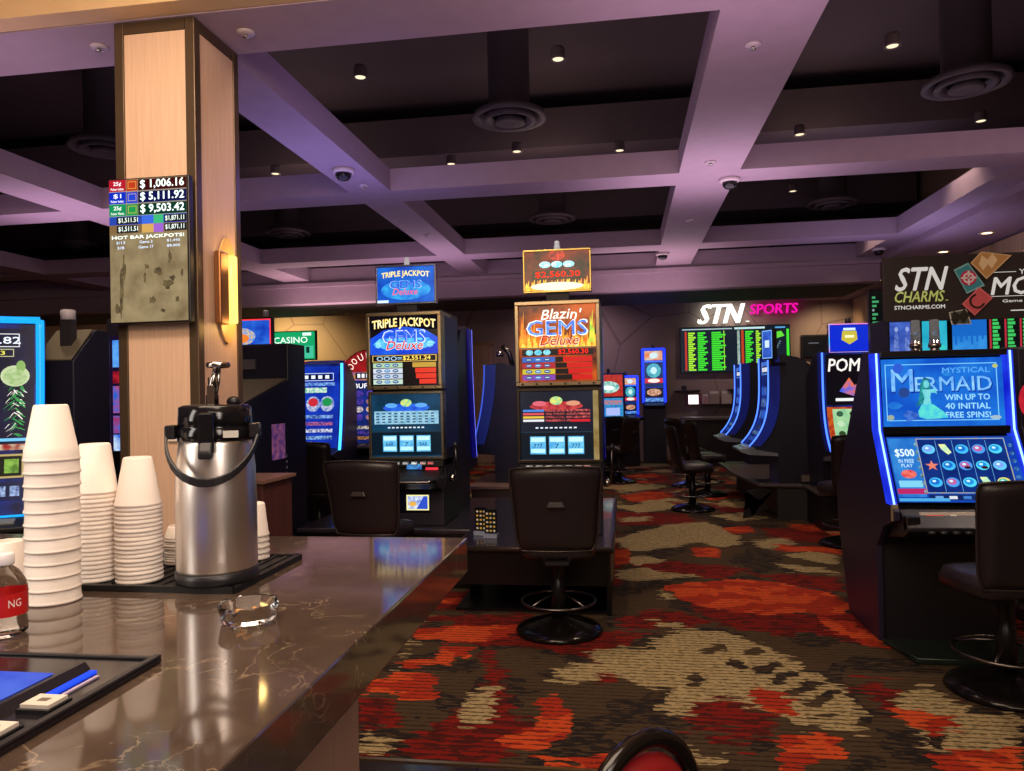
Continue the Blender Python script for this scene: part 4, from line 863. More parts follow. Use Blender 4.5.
g.ell(mx+.005, sh*.62, .015, .022, skin, 7); g.poly([(mx-.02, sh*.54), (mx+.03, sh*.54), (mx+.022, sh*.42), (mx+.03, sh*.3), (mx-.02, sh*.3), (mx-.008, sh*.42)], skin, 7)
g.poly([(mx+.02, sh*.53), (mx+.06, sh*.47), (mx+.05, sh*.56), (mx+.044, sh*.56), (mx+.046, sh*.49), (mx+.02, sh*.49)], skin, 8)
g.poly([(mx-.025, sh*.32), (mx+.035, sh*.32), (mx+.085, sh*.22), (mx+.115, sh*.12), (mx+.06, sh*.11), (mx+.0, sh*.1), (mx-.04, sh*.13), (mx-.045, sh*.22)], E('#40c0e0', 1.1, '#60e0d0', 30), 8)
g.poly([(mx-.04, sh*.18), (mx-.1, sh*.24), (mx-.13, sh*.15), (mx-.10, sh*.12), (mx-.12, sh*.06), (mx-.05, sh*.1)], E('#2850b8', 1., '#4878d8', 30), 7)
g.ell(-sw/2+.04, .05, .02, .016, E('#a0b0a0', 1.), 4, 8); g.ell(sw/2-.05, .045, .03, .012, E('#a8c0d0', 1.), 4, 8); g.ell(sw/2-.04, sh-.05, .015, .012, E('#c0c870', 1.), 4, 8)
g.ell(-sw*.36, sh*.86, .03, .03, E('#3060d8', 1.), 6, 10); g.ell(-sw*.32, sh*.5, .03, .03, E('#284890', 1.), 6, 10)
dz = math.hypot(.03, .44); ang = -math.degrees(math.atan2(.03, .44))
place(g.build('upper_screen', t), (0, -.032, 1.235), ang)
G().box(-hw+.03, hw-.03, -.045, .02, 1.63, 1.665, BLK).build('top_trim', t, bevel=.004); G().box(-hw+.03, hw-.03, -.062, 0, 1.19, 1.235, P('#16161c', .15)).build('middle_trim', t, bevel=.004)
# lower screen
L2 = math.hypot(.21, .395); a2 = -math.degrees(math.atan2(.21, .395)); sh = L2-.06
g = screen(sw+.01, sh, E('#0c38a8', 1., '#1858c8', 5)); sw += .01
px0 = -sw/2+.16
g.rect(-sw/2+.005, .03, px0-.01, sh-.01, E('#3890e0', 1., '#1868c8', 8), 1)
g.text('$500', -sw/2+.08, sh*.74, .10, .05, E('#d8f0ff', 1.2), 3, 0, .03); g.text('IN FREE', -sw/2+.08, sh*.62, .08, .022, E('#b8e0ff', 1.1), 3); g.text('PLAY', -sw/2+.08, sh*.55, .06, .02, E('#b8e0ff', 1.1), 3)
g.ell(-sw/2+.08, sh*.42, .04, .025, E('#d83840', 1.1, '#f08070', 30), 3); g.rect(-sw/2+.02, sh*.22, px0-.02, sh*.32, E('#80d0f0', 1.1), 3); g.rect(-sw/2+.005, sh*.12, px0-.005, sh*.2, E('#c02868', 1.), 3); g.rect(-sw/2+.005, 0.005, px0+.1, .022, E('#50b0e8', 1.), 3)
g.rect(px0, sh*.14, sw/2-.05, sh-.02, E('#082878', .9, '#103890', 8), 2); g.frame(px0-.008, sh*.13, sw/2-.045, sh-.012, .005, E('#70b0d8', 1.1, '#c0a860', 40), 3)
rnd = random.Random(5); sym = [('#40b8f0', '#1870d0'), ('#60c8f8', '#80a0ff'), ('#4898e8', '#c060a0'), ('#e8d868', '#58c0a0'), ('#50d0f0', '#2090e0')]
cw = (sw/2-.055-px0-.01)/5; ch = (sh*.86-.04)/3
for i in range(5):
    if i: g.rect(px0+.005+cw*i-.001, sh*.15, px0+.005+cw*i+.001, sh-.025, E('#70b8e8', 1.1), 4)
    for j in range(3):
        cx = px0+.005+cw*(i+.5); cz = sh*.14+.01+ch*(j+.5); a, b_ = sym[(i*2+j*3) % 5]
        if (i, j) == (0, 1):
            g.poly([(cx+(.036 if q % 2 == 0 else .014)*math.sin(q*PI/5), cz+(.032 if q % 2 == 0 else .013)*math.cos(q*PI/5)) for q in range(10)], E('#e88068', 1.1), 5)
        elif (i, j) in ((1, 2), (3, 0)):
            g.poly([(cx-.03, cz+.03), (cx+.005, cz+.03), (cx+.03, cz-.02), (cx+.01, cz-.033), (cx-.02, cz)], E('#f0f0a0', 1.15, '#a8e0c0', 30), 5)
        else:
            g.ell(cx, cz, .034, .028, E(a, 1.15), 5, 14); g.ell(cx-.004, cz+.003, .024, .018, E(b_, 1.1), 6, 12); g.ell(cx-.008, cz+.006, .010, .007, E('#c8f0ff', 1.2), 7, 8)
            if j == 1 and i in (2, 3): g.ell(cx+.006, cz-.014, .018, .009, E('#401820', .8), 8, 8)
for k in range(7): g.ell(sw/2-.025, .05+k*sh*.12, .012, .012, E('#5090c8', 1.1, '#203878', 50), 4, 8); g.ell(px0-.015, .06+k*sh*.12, .007, .012, E('#88b8c8', 1.1, '#504828', 50), 4, 8)
g.rect(px0, sh*.03, sw/2-.02, sh*.11, E('#102868', .9), 2)
for k in range(6): g.rect(px0+.03+k*.07, sh*.045, px0+.07+k*.07, sh*.09, E(('#70a8e8', '#e0e8f0', '#4080d0')[k % 3], 1.), 3)
place(g.build('lower_screen', t), (0, -.262, .835), a2)
# deck
g = G(); g.prism([(-.10, .62), (-.33, .66), (-.40, .70), (-.40, .72), (-.27, .80), (-.2, .80)], -hw+.035, hw-.035, BLK); dk = g.build('player_deck', t, bevel=.006)
g = G(); g.box(-.24, .26, -.004, .004, 0, .055, P('#c4bab0', .35, .3)); g.rect(-.21, .02, -.12, .035, E('#e03828', .9), 5); g.rect(-.09, .018, -.06, .04, P('#f0ece0', .4), 5); o = g.build('bill_panel', dk, bevel=.002); place(o, (0, -.33, .742), -35)
g = G(); g.box(-.25, .28, -.004, .004, 0, .045, P('#a4a0a4', .3, .4)); g.rect(-.22, .012, -.1, .03, E('#c83038', .8), 5); g.rect(-.05, .01, .1, .035, P('#787480', .3), 5); o = g.build('button_panel', dk, bevel=.002); place(o, (.0, -.385, .705), -55)
G().box(-.33, -.26, -.375, -.33, .70, .775, CHRD).build('ticket_printer', dk, bevel=.004)
for k in range(4): G().lathe((-.22+k*.06, -.405, .69), [(.02, 0), (.02, .012), (.012, .016)], BLK, 14).build('play_button', dk)
t = thing('foot_plate', 'black metal foot plate on the carpet in front of the mermaid slot', 'foot plate', (1.79, 4.42, 0.001))
g = G(); g.prism([(-.3, -.20), (.33, -.20), (.36, .15), (-.36, .15)], 0, .022, P('#1c2420', .25), 'Z'); g.build('plate', t, bevel=.006); 
g = G(); g.tube([(-.33, -.05, .026), (-.29, -.19, .026), (.3, -.19, .026)], .008, P('#28322c', .25, .5)); g.build('rim', t)

# neighbour right of the mermaid slot
t = thing('red_slot_machine', 'slot machine with round red emblem cut off by the right edge', 'slot machine', (2.75, 5.0, 0))
G().prism([(0, 0), (0, .7), (-.25, .75), (-.02, 1.2), (0, 1.68), (.2, 1.7), (.6, .8), (.6, 0)], -.36, .36, BODY).build('cabinet', t, bevel=.005)
g = screen(.68, .42, E('#180c10', .7)); g.rect(-.34, .30, .34, .42, E('#2058c0', 1.), 1); g.ell(-.27, .12, .1, .13, E('#a81828', 1., '#d02838', 10), 2, 24); g.rect(-.31, .14, -.23, .165, E('#f8d8d8', 1.), 3); g.rect(-.32, .08, -.22, .1, E('#f8d8d8', .9), 3)
place(g.build('screen', t), (0, -.025, 1.24), -4)

# hanging sign
t = thing('advert_banner', 'wide dark board reading STN Charms with coloured charm tiles above the mermaid slot', 'sign', (2.62, 5.6, 1.915))
G().box(-.80, .80, 0, .03, 0, .455, P('#2a2122', .5)).build('board', t, bevel=.003)
g = G(); g.eps = .0015
WH = E('#e4dcd4', .75); GR = E('#b8b860', .65, '#c8d070', 8)
bx = -.80
def bz(px, py): return ((px-883)*.00645-.80, .455-(py-258+(px-883)*.04)*.0072)
g.text('STN', bx+.25, .295, .31, .16, WH, 1, .25, .025); g.text('CHARMS', bx+.235, .172, .32, .075, GR, 1, .2, .02); g.rect(bx+.405, .138, bx+.422, .143, GR, 1); g.build('title_lettering', t)
g = G(); g.eps = .0015; g.text('STNCHARMS.COM', bx+.235, .098, .33, .026, WH, 1, 0, .04); g.build('web_address', t)
g = G(); g.eps = .0015; g.text('MOBILE', .19, .225, .56, .12, WH, 1, .2, .025); g.rect(-.09, .318, .06, .322, WH, 1); g.rect(-.10, .152, .5, .156, WH, 1)
g.text('YOUR', .16, .32, .16, .035, WH, 1); g.text('Game monthly', .13, .118, .32, .026, WH, 1); g.rect(.02, .05, .35, .058, WH, 1); g.build('side_lettering', t)
def tile(q, c, c2, sym, sc_, L):
    g = G(); q = [bz(*p) for p in q]; cx = sum(p[0] for p in q)/4; cz = sum(p[1] for p in q)/4; s = .125
    g.prism(q, -.006*L, -.006*L+.005, P(c2, .4), 'Y'); g.eps = .006*L+.0012
    g.poly([(cx+(x-cx)*.88, cz+(z-cz)*.88) for x, z in q], P(c, .4), 1)
    g.eps += .001
    if sym == 'chip': g.ell(cx, cz, s*.42, s*.42, P('#c82858', .4), 1); g.eps += .001; g.ell(cx, cz, s*.3, s*.3, P('#e8d8dc', .4), 1); g.eps += .001; g.ell(cx, cz, s*.2, s*.2, P('#c82858', .4), 1); g.eps += .001; g.rect(cx-s*.4, cz-s*.05, cx+s*.4, cz+s*.05, P('#e8d8dc', .4), 1); g.rect(cx-s*.05, cz-s*.4, cx+s*.05, cz+s*.4, P('#e8d8dc', .4), 1)
    if sym == 'shoe':
        pts = [(cx+s*.42*math.cos(R(q_)), cz+s*.42*math.sin(R(q_))) for q_ in range(100, 350, 15)]; pin = [(cx+s*.30*math.cos(R(q_)), cz+s*.30*math.sin(R(q_))) for q_ in range(100, 350, 15)]
        for i in range(len(pts)-1): g.poly([pts[i], pts[i+1], pin[i+1], pin[i]], P(sc_, .4), 1)
    if sym == 'sym': g.poly([(cx-s*.45, cz-s*.1), (cx-s*.3, cz+s*.4), (cx, cz+s*.15), (cx+s*.25, cz+s*.5), (cx+s*.5, cz+.1*s), (cx+s*.2, cz-s*.35), (cx, cz-s*.1), (cx-s*.25, cz-s*.45)], P(sc_, .4), 1)
    g.build('charm_tile', t)
tile([(954.5, 270), (969, 263), (985, 285), (967, 293)], '#3c90a0', '#88c0c4', 'chip', '#c82858', 1)
tile([(971, 263.5), (982, 252.5), (1012, 256), (986.5, 279)], '#c09058', '#d8b488', 'sym', '#e8cca0', 2)
tile([(961.5, 303), (979, 286.5), (992, 297), (974, 314)], '#c85860', '#dc7078', 'shoe', '#382020', 2)
tile([(948.5, 311), (966, 307.5), (971, 322), (951, 323)], '#485850', '#c0bcb4', 'sym', '#282420', 1)
for x in (-.6, .6): G().box(x-.012, x+.012, .031, .05, -.22, .42, CHRD).build('support_post', t)

# screens and silver towers behind it
for k, (x0, x1, z0, z1, a, b_, l) in enumerate(((2.17, 2.37, 1.6, 2.02, '#2040a0', '#5070d0', 'dark blue screen with pale figures, left of three above the mermaid slot'), (2.42, 2.63, 1.6, 2.02, '#20a8c8', '#38c0d8', 'turquoise screen, middle of three above the mermaid slot'), (2.65, 2.93, 1.6, 2.02, '#2078d8', '#3898e8', 'plain blue screen, right of three above the mermaid slot'))):
    t = thing('video_screen', l, 'screen', ((x0+x1)/2, 6.6, 0), 0, 'screens behind the hanging sign')
    w2 = (x1-x0)/2
    G().box(-w2, w2, 0, .45, 0, z1, BODY).build('cabinet', t, bevel=.004)
    g = screen(2*w2-.02, .55, E(a, .95, b_, 7)); g.eps = .002
    if k == 0:
        for q in (-.04, .045): g.ell(q, .28, .022, .17, E('#7890d8', 1., '#4058b0', 30), 1); g.ell(q, .47, .014, .02, E('#98a8e0', 1.), 2)
    elif k == 1: g.poly([(-.02, .4), (.0, .47), (.02, .4)], E('#1880a8', 1.), 1); g.rect(.02, .15, .08, .33, E('#38d0c8', 1.), 1)
    else:
        g.rect(-w2+.01, .40, w2-.01, .55, E('#1868c8', 1.), 1)
        for q in range(6): g.rect(-.11+q*.04, .33+.02*(q % 3), -.095+q*.04, .42, E('#1868c8', 1.), 1)
    place(g.build('screen', t), (0, -.018, z1-.56))
for x, l in ((1.735, 'left'), (1.84, 'right')):
    t = thing('candle_tower', 'stacked chrome candle lamp on top of the mermaid slot, %s of two' % l, 'lamp', (x, 4.80, 1.655), 0, 'chrome lamp towers on the mermaid slot')
    G().lathe((0, 0, 0), [(.035, -.05), (.035, .02), (.026, .022), (.026, .035), (.035, .038), (.035, .06), (.03, .062), (.03, .078)], CHR, 16).build('lamp_base', t)
    G().lathe((0, 0, .078), [(.028, 0), (.028, .06), (.026, .062), (.026, .12), (.02, .125)], P('#b8c8d8', .08, trans=.7), 16).build('lens', t)

# narrow green-lit odds board at the right
t = thing('odds_board', 'narrow dark board with green figures on the right wall side', 'screen', (2.40, 7.6, 1.33))
G().box(-.06, .06, 0, .06, 0, 1.06, BLK).build('housing', t)
g = screen(.10, 1.02, E('#101614', .6)); g.eps = .002
for k in range(24): g.rect(-.04, .03+k*.04, -.04+.02+.05*((k*7) % 5)/5, .052+k*.04, E('#48b070', .8) if k % 4 else E('#a0b0b0', .7), 1)
place(g.build('display', t), (0, -.016, .02)); G().box(-.03, .03, .01, .05, -1.33, 0, BLK).build('stand', t)
t = thing('odds_board', 'dark board with red and green columns at the right edge under the hanging sign', 'screen', (3.3, 7.0, 1.65))
G().box(-.2, .2, 0, .05, 0, .5, BLK).build('housing', t)
g = screen(.38, .46, E('#0c1418', .6)); g.eps = .002
for c_ in range(3):
    g.rect(-.18+c_*.12, .03, -.165+c_*.12, .43, E('#c03040', .9), 1)
    for k in range(12): g.rect(-.155+c_*.12, .03+k*.034, -.155+c_*.12+.04+.03*((k*5+c_) % 3)/3, .055+k*.034, E('#40c860', 1.), 1)
place(g.build('display', t), (0, -.016, .02)); G().box(-.03, .03, .01, .04, -1.65, 0, BLK).build('stand', t)

# ================================================================ RIGHT BANK (behind the aisle chair)
t = thing('machine_platform', 'low dark machine base with pale metal edge under the sports side slots', 'platform', (2.1, 9.0, 0))
g = G(); g.prism([(-.75, .9), (-.62, -.28), (-.18, -.36), (-.18, -1.0), (1.5, -1.0), (1.5, 2.4), (-.75, 2.4)], .36, .40, P('#4a4240', .3), 'Z'); g.build('platform_top', t, bevel=.012)
G().prism([(-.50, .9), (-.42, -.22), (-.12, -.30), (-.12, -.94), (1.45, -.94), (1.45, 2.35), (-.50, 2.35)], 0, .36, P('#1e1a1c', .5), 'Z').build('plinth', t)
g = G(); g.prism([(-.75, .30), (-.5, .36), (-.45, .32), (-.62, .2), (-.78, .08), (-.8, .0), (-.70, .02), (-.5, .12)], -.2, -.17, BLK, 'Y'); g.build('corner_bracket', t)
def deluxe(lab, loc, rz, art, grp=None, top=None):
    return strip_machine(lab, loc, rz, '#4878ff', '#2038c8', art, .60, 2.2, grp, 1.42, .010, .55, False, True, top, .22, 4.5)
def small_top(col, head):
    def f_(t, z):
        g = G(); g.box(-.20, .20, -.03, .04, 0, .29, BLK); g.build('topper_frame', t, bevel=.006).location = (0, 0, z)
        g = G(); g.eps = .002; g.frame(-.205, -.005, .205, .295, .010, E('#38b0ff', 1.6, '#ff40a0', 3), 1); g.rect(-.19, .01, .19, .28, E(col, 1.1, '#1030c8', 4), 1)
        if head: g.poly([(-.07, .22), (.07, .22), (.08, .13), (0, .08), (-.08, .13)], E('#c8b840', 1.1), 2); g.rect(-.045, .15, .045, .175, E('#fff8c0', 1.2), 3); g.rect(-.06, .225, .06, .25, E('#d8f0ff', 1.1), 3)
        g.build('topper_screen', t).location = (0, -.031, z)
        G().lathe((0, 0, z+.29), [(.03, 0), (.03, .06), (.022, .065)], CHRD, 12).build('candle_light', t)
    return f_
def pom_art(g, ww, z0, z1):
    h = z1-z0; g.eps = .002
    g.rect(-ww*.95, z0+h*.46, ww*.95, z1-.02, E('#141018', .7), 1); g.text('POM', -ww*.25, z0+h*.87, ww*1.15, h*.13, E('#f4ece4', 1.2), 2, .1)
    g.poly([(-.12, z0+h*.6), (-.02, z0+h*.74), (.03, z0+h*.66), (.14, z0+h*.72), (.10, z0+h*.6), (.02, z0+h*.55)], E('#4060e0', 1.1, '#e07040', 14), 2); g.ell(.1, z0+h*.66, .05, .04, E('#e09060', 1.), 2)
    g.rect(-.16, z0+h*.50, .16, z0+h*.53, E('#f0f0f0', 1.1), 2)
    g.rect(-ww*.95, z0+h*.10, ww*.95, z0+h*.44, E('#a83018', 1., '#d06020', 20), 1); g.rect(-ww*.75, z0+h*.12, ww*.8, z0+h*.42, E('#b0d8a0', 1.1, '#80c090', 10), 2)
    for i in range(3):
        for j in range(3): g.ell(-.13+i*.13, z0+h*(.17+.1*j), .035, .03, E(('#304828', '#c8e8c0', '#386048')[(i+j) % 3], 1.), 3, 10)
    g.rect(-ww*.8, z0+h*.03, ww*.8, z0+h*.07, E('#90d8f8', 1.2), 2)
deluxe('slot with blue curved screen seen from its side, front of the sports side row', (1.67, 9.0, .40), -90, generic_art(['#3060c8', '#6080b0', '#304070'], '', 7), 'blue curved slots facing the aisle')
deluxe('blue-lit curved slot behind the front one in the sports side row', (1.70, 11.2, .40), -90, generic_art(['#3060c8', '#6080b0', '#304070'], '', 8), 'blue curved slots facing the aisle')
t = deluxe('slot with black and green screens reading POM under a square blue topper', (2.30, 8.16, .40), 3, pom_art, None, small_top('#1028d0', 'GOLD'))
deluxe('black cabinet back to back with the side-on blue slot, facing away to the right', (2.80, 9.06, .40), 90, generic_art(['#3060c8', '#6080b0', '#304070'], '', 17))
o = G().box(1.92, 2.02, 8.66, 8.70, .43, .50, P('#6c6058', .4)).build('socket_box'); tag(o, 'small grey box low on the black side of the side-on blue slot', 'outlet')
# side-on topper
t = thing('side_display', 'small blue vertical screen on a stem above the side-on blue slot', 'screen', (1.60, 8.62, 1.78), -66)
G().box(-.1, .1, -.01, .03, 0, .34, BLK).build('housing', t, bevel=.004)
g = screen(.18, .31, E('#2848b8', 1., '#4070d8', 12)); g.frame(-.09, 0, .09, .31, .01, E('#80b8f8', 1.2), 1); g.rect(-.04, .12, .04, .2, E('#d0e8ff', 1.1), 1); place(g.build('display', t), (0, -.027, .015)); G().box(-.02, .02, .0, .03, -.06, 0, CHRD).build('stem', t); G().box(-.015, .015, .03, .2, -.06, -.03, CHRD).build('stem', t)

# ================================================================ BACK WALL
t = thing('sports_board', 'wide electronic betting board with green columns on the back wall', 'screen', (2.27, YB-.09, 1.81))
G().box(-1.10, 1.10, 0, .085, 0, .95, BLK).build('housing', t)
g = screen(2.17, .92, E('#162434', .75)); g.eps = .004
def column_(x, w_, c, n=20, mat2=None):
    for k in range(n): g.rect(x, .03+k*.80/n, x+w_*(.55+.45*((k*7+int(x*50)) % 5)/4), .03+(k+.75)*.80/n, c, 1)
GRN = E('#40e030', 1.1); YG = E('#a8e838', 1.1)
g.rect(-1.0, .03, -.96, .84, E('#c03828', 1.), 1); column_(-.93, .15, YG, 18); column_(-.74, .2, GRN, 18); column_(-.46, .28, GRN, 18); g.rect(-.22, .03, -.205, .84, YG, 1)
g.rect(.0, .86, .6, .9, E('#c8e8e8', 1.), 1); g.rect(-1.05, .87, -.05, .89, E('#b8d0d8', 1.), 1); g.rect(.05, .06, .10, .84, E('#406850', .9, '#d0e8e0', 60), 1); g.rect(.13, .06, .18, .84, E('#c04020', 1.), 1); column_(.21, .16, GRN, 18); column_(.42, .1, YG, 18)
for k in range(18): g.rect(.56, .05+k*.044, .62, .07+k*.044, E('#90b8c0', .9), 1)
g.rect(.80, .86, 1.0, .89, E('#60a8e0', 1.), 1); g.poly([(.78, .78), (.92, .80), (.98, .7), (.84, .66), (.78, .6)], E('#60d838', 1.1), 1); g.rect(1.02, .04, 1.07, .84, GRN, 1)
for k in range(5): g.rect(.80+.02*k, .42+.04*k, .83+.02*k, .44+.04*k, E('#80a0b0', .9), 1)
place(g.build('display', t), (0, -.017, .015))
t = thing('stn_sign', 'big white illuminated STN letters above the betting board', 'sign', (2.0, YB-.12, 2.80))
g = G()
def solid(g, s_, cx, cz, w_, h_, mat, dep, shear, bold):
    if bold:
        for q in (-1, 1): solid(g, s_, cx+q*bold*h_*.5, cz, w_, h_, mat, dep, shear, 0)
        return
    V, F = glyphs(s_, 0)
    g.add([(cx+x*w_+shear*z*h_, -dep, cz+z*h_) for x, z in V], F, mat)
    n_ = len(V); g.add([(cx+x*w_+shear*z*h_, 0, cz+z*h_) for x, z in V], [f_[::-1] for f_ in F], mat)
    from collections import Counter
    ec = Counter(); di = {}
    for f_ in F:
        for i in range(len(f_)): a, b_ = f_[i], f_[(i+1) % len(f_)]; k = (min(a, b_), max(a, b_)); ec[k] += 1; di[k] = (a, b_)
    W_ = [(cx+x*w_+shear*z*h_, -dep, cz+z*h_) for x, z in V]+[(cx+x*w_+shear*z*h_, 0, cz+z*h_) for x, z in V]
    g.add(W_, [(di[k][0], di[k][0]+n_, di[k][1]+n_, di[k][1]) for k, c in ec.items() if c == 1], mat)
solid(g, 'STN', 0, .21, .82, .40, E('#fbfff4', 1.6), .06, .28, .10); g.build('letters', t); G().box(.5, .56, -.05, 0, .03, .05, E('#fbfff4', 1.3)).build('dot', t)
t = thing('sports_sign', 'magenta illuminated SPORTS letters right of the white STN letters', 'sign', (3.05, YB-.12, 2.95))
g = G(); solid(g, 'SPORTS', 0, .13, .92, .20, E('#f010a0', 1.2), .05, .1, .05); g.build('letters', t)
t = thing('wall_television', 'switched off television on the back wall right of the betting board', 'television', (3.92, YB-.06, 2.05))
G().box(-.33, .33, 0, .055, 0, .48, BLK2).build('housing', t, bevel=.006); g = screen(.6, .42, E('#2c2c30', .2)); g.rect(-.2, .27, .0, .29, E('#90909c', .5), 3); place(g.build('display', t), (0, -.016, .03))
for nme, x0, x1, z, l in (('wall_shelf', 1.05, 1.55, 1.42, 'dark wall shelf above the small pink-white screen'), ('wall_shelf', 1.55, 2.25, 1.13, 'dark wall shelf holding papers and boxes'), ('wall_shelf', 2.1, 2.5, 1.42, 'dark wall shelf cut off by the side-on blue slot')):
    o = G().box(x0, x1, YB-.22, YB, z, z+.035, P('#2c2224', .5)).build(nme); tag(o, l, 'shelf', 'dark shelves on the back wall')
t = thing('small_display', 'small glowing white screen in a pink frame on the back wall', 'screen', (1.42, YB-.06, 1.14)); G().box(-.16, .16, 0, .055, 0, .24, P('#8c4858', .5)).build('frame', t, bevel=.004)
g = screen(.2, .19, E('#fff0f4', 2.)); place(g.build('display', t), (0, -.016, .025))
for k, (x, w_, h_, c, l) in enumerate(((1.66, .12, .2, '#c8a098', 'small pink card holder, leftmost on the paper shelf'), (1.83, .2, .26, '#a89888', 'beige bin of slips, second on the paper shelf'), (2.07, .2, .26, '#c8bcac', 'pale box of slips, rightmost on the paper shelf'))):
    g = G(); g.box(-w_/2, w_/2, -.08, .06, 0, h_*.8, P(c, .6)); g.box(-w_/2+.015, w_/2-.015, -.05, .04, h_*.8, h_, P('#e0dcd0', .7)); o = g.build('paper_box'); o.location = (x, YB-.11, 1.166); tag(o, l, 'box', 'boxes on the paper shelf')
o = G().box(1.18, 1.28, YB-.15, YB-.05, 1.457, 1.55, P('#3c3438', .5)).build('small_box'); tag(o, 'small dark box on the shelf above the pink-framed screen', 'box')
# betting counter
t = thing('betting_counter', 'long dark counter with grey top along the back wall', 'counter', (2.0, 15.0, 0)); G().box(-.9, 1.6, -.3, .3, .88, .93, P('#5c5458', .4)).build('counter_top', t, bevel=.006); G().box(-.85, 1.55, -.25, .28, 0, .88, P('#201a1e', .5)).build('counter_body', t)
# blue wall slot
def tall_slot(lab, loc, w, hgt, z_s, rz=0, colors=('#e07030', '#d02838', '#40a0a0')):
    t = thing('upright_slot_machine', lab, 'slot machine', loc, rz)
    G().box(-w/2-.02, w/2+.02, .0, .5, 0, z_s, BODY).build('lower_cabinet', t, bevel=.006); G().box(-w/2-.05, w/2+.05, .06, .5, z_s, z_s+hgt, P('#1828c0', .4)).build('cabinet', t, bevel=.006)
    G().prism([(.0, z_s-.12), (-.2, z_s-.1), (-.22, z_s-.05), (0, z_s)], -w/2, w/2, BLK).build('player_deck', t, bevel=.005)
    g = screen(w, hgt-.04, E('#1030b0', 1., '#2048d8', 6)); g.eps = .003; h = hgt-.04
    g.rect(-w*.44, h*.80, w*.44, h*.98, E(colors[0], 1.1, '#d0c8b8', 9), 1); g.ell(0, h*.89, w*.2, h*.06, E('#c8e0f0', 1.2), 2)
    g.rect(-w*.46, h*.77, w*.46, h*.785, E('#4078ff', 1.6), 2)
    g.rect(-w*.44, h*.28, w*.44, h*.75, E('#102858', .9, '#183870', 9), 1); g.ell(0, h*.60, w*.36, h*.14, E('#58b8c0', 1.1, '#2890a8', 14), 2); g.ell(0, h*.60, w*.16, h*.07, E('#c0e8e0', 1.1), 3)
    g.rect(-w*.44, h*.36, w*.44, h*.45, E(colors[1], 1.1), 3); g.ell(0, h*.405, w*.3, h*.04, E('#f8ece0', 1.1), 4)
    g.rect(-w*.44, h*.08, w*.44, h*.27, E('#181020', .9), 1); g.ell(0, h*.18, w*.36, h*.07, E('#e0c0a0', 1.1, '#a05040', 20), 2); g.rect(-w*.44, 0, w*.44, h*.07, E('#70b0f0', 1.1, '#2040a0', 30), 2)
    place(g.build('game_screen', t), (0, .042, z_s+.02))
    for sx in (-1, 1): G().tube([(sx*(w/2+.02), .04, z_s), (sx*(w/2+.02), .04, z_s+hgt)], .016, E('#1830ff', 3)).build('light_strip', t)
    G().tube([(-w/2-.02, .04, z_s+hgt), (w/2+.02, .04, z_s+hgt)], .016, E('#1830ff', 3)).build('light_strip', t)
    G().lathe((0, .2, z_s+hgt), [(.03, 0), (.03, .08), (.02, .09)], CHRD, 10).build('candle_light', t)
    return t
tall_slot('tall blue-framed slot with red banner screen standing against the back wall', (.60, 15.3, 0), .40, 1.08, 1.22)
t = thing('small_slot_machine', 'low slot with red header over a blue screen, left of the tall blue-framed slot', 'slot machine', (-.28, 13.9, 0))
G().box(-.28, .28, .0, .5, 0, .95, BODY).build('lower_cabinet', t, bevel=.006); G().box(-.30, .30, .04, .5, .95, 1.80, P('#102890', .4)).build('cabinet', t, bevel=.006)
g = screen(.52, .4, E('#a01818', 1., '#c83020', 12)); g.eps = .003; g.ell(0, .17, .2, .11, E('#c8e8d8', 1.1, '#38a0a0', 14), 1); g.ell(0, .16, .11, .04, E('#e8f8f0', 1.2), 2); place(g.build('upper_screen', t), (0, .02, 1.37))
g = screen(.52, .38, E('#1868b8', 1., '#38a0d8', 14)); g.eps = .003; g.rect(-.05, .06, .2, .2, E('#a8b8f0', 1.1), 1); g.rect(-.2, .26, .24, .34, E('#e07050', 1., '#4090c0', 30), 1); place(g.build('lower_screen', t), (0, .02, .96))
G().prism([(.0, .82), (-.2, .84), (-.22, .89), (0, .95)], -.27, .27, BLK).build('player_deck', t, bevel=.005); G().lathe((0, .2, 1.8), [(.03, 0), (.03, .07), (.02, .09)], CHRD, 10).build('candle_light', t)
tall_slot('partly hidden blue-edged slot between the small red slot and the back wall', (.14, 14.75, 0), .3, .75, 1.0, 30)

# ================================================================ CENTRE, BEHIND THE PLATFORM
t = strip_machine('black slot machine in profile with narrow blue curved screen, between the two gem slots', (-1.42, 8.3, .50), -90, '#4060e0', '#3050b0', generic_art(['#3060c8', '#6080b0', '#304070'], '', 9), .6, .9, None, 1.28, .012)
G().tube([(0, .2, 1.25), (0, .16, 1.42), (0, .08, 1.50)], .03, CHRD).build('camera_arm', t); G().lathe((0, .05, 1.38), [(.045, 0), (.05, .03), (.03, .07)], CHR, 14).build('candle_light', t)
G().lathe((-.1, .0, 1.18), [(.03, 0), (.03, .03)], E('#ffe8b0', 3), 12).build('spot_lamp', t)
t = thing('machine_platform', 'brown wood machine base behind the middle platform', 'platform', (-1.0, 8.3, 0)); G().box(-.62, .42, -.5, .6, 0, .46, wood('#3a2622', '#4a302a')).build('plinth', t, bevel=.006); G().box(-.66, .46, -.54, .64, .46, .50, P('#8a6e5c', .35)).build('platform_top', t, bevel=.008)
o = G().box(-1.5, -1.05, 8.95, 9.4, 0, 1.78, BODY).build('slot_cabinet'); tag(o, 'plain black cabinet back beside the profile slot', 'cabinet')
t = thing('small_screen_machine', 'little red and yellow screen glowing left of the fiery slot machine', 'slot machine', (-1.10, 10.2, 0)); G().box(-.2, .25, .02, .5, 0, 2.0, BODY).build('cabinet', t, bevel=.005)
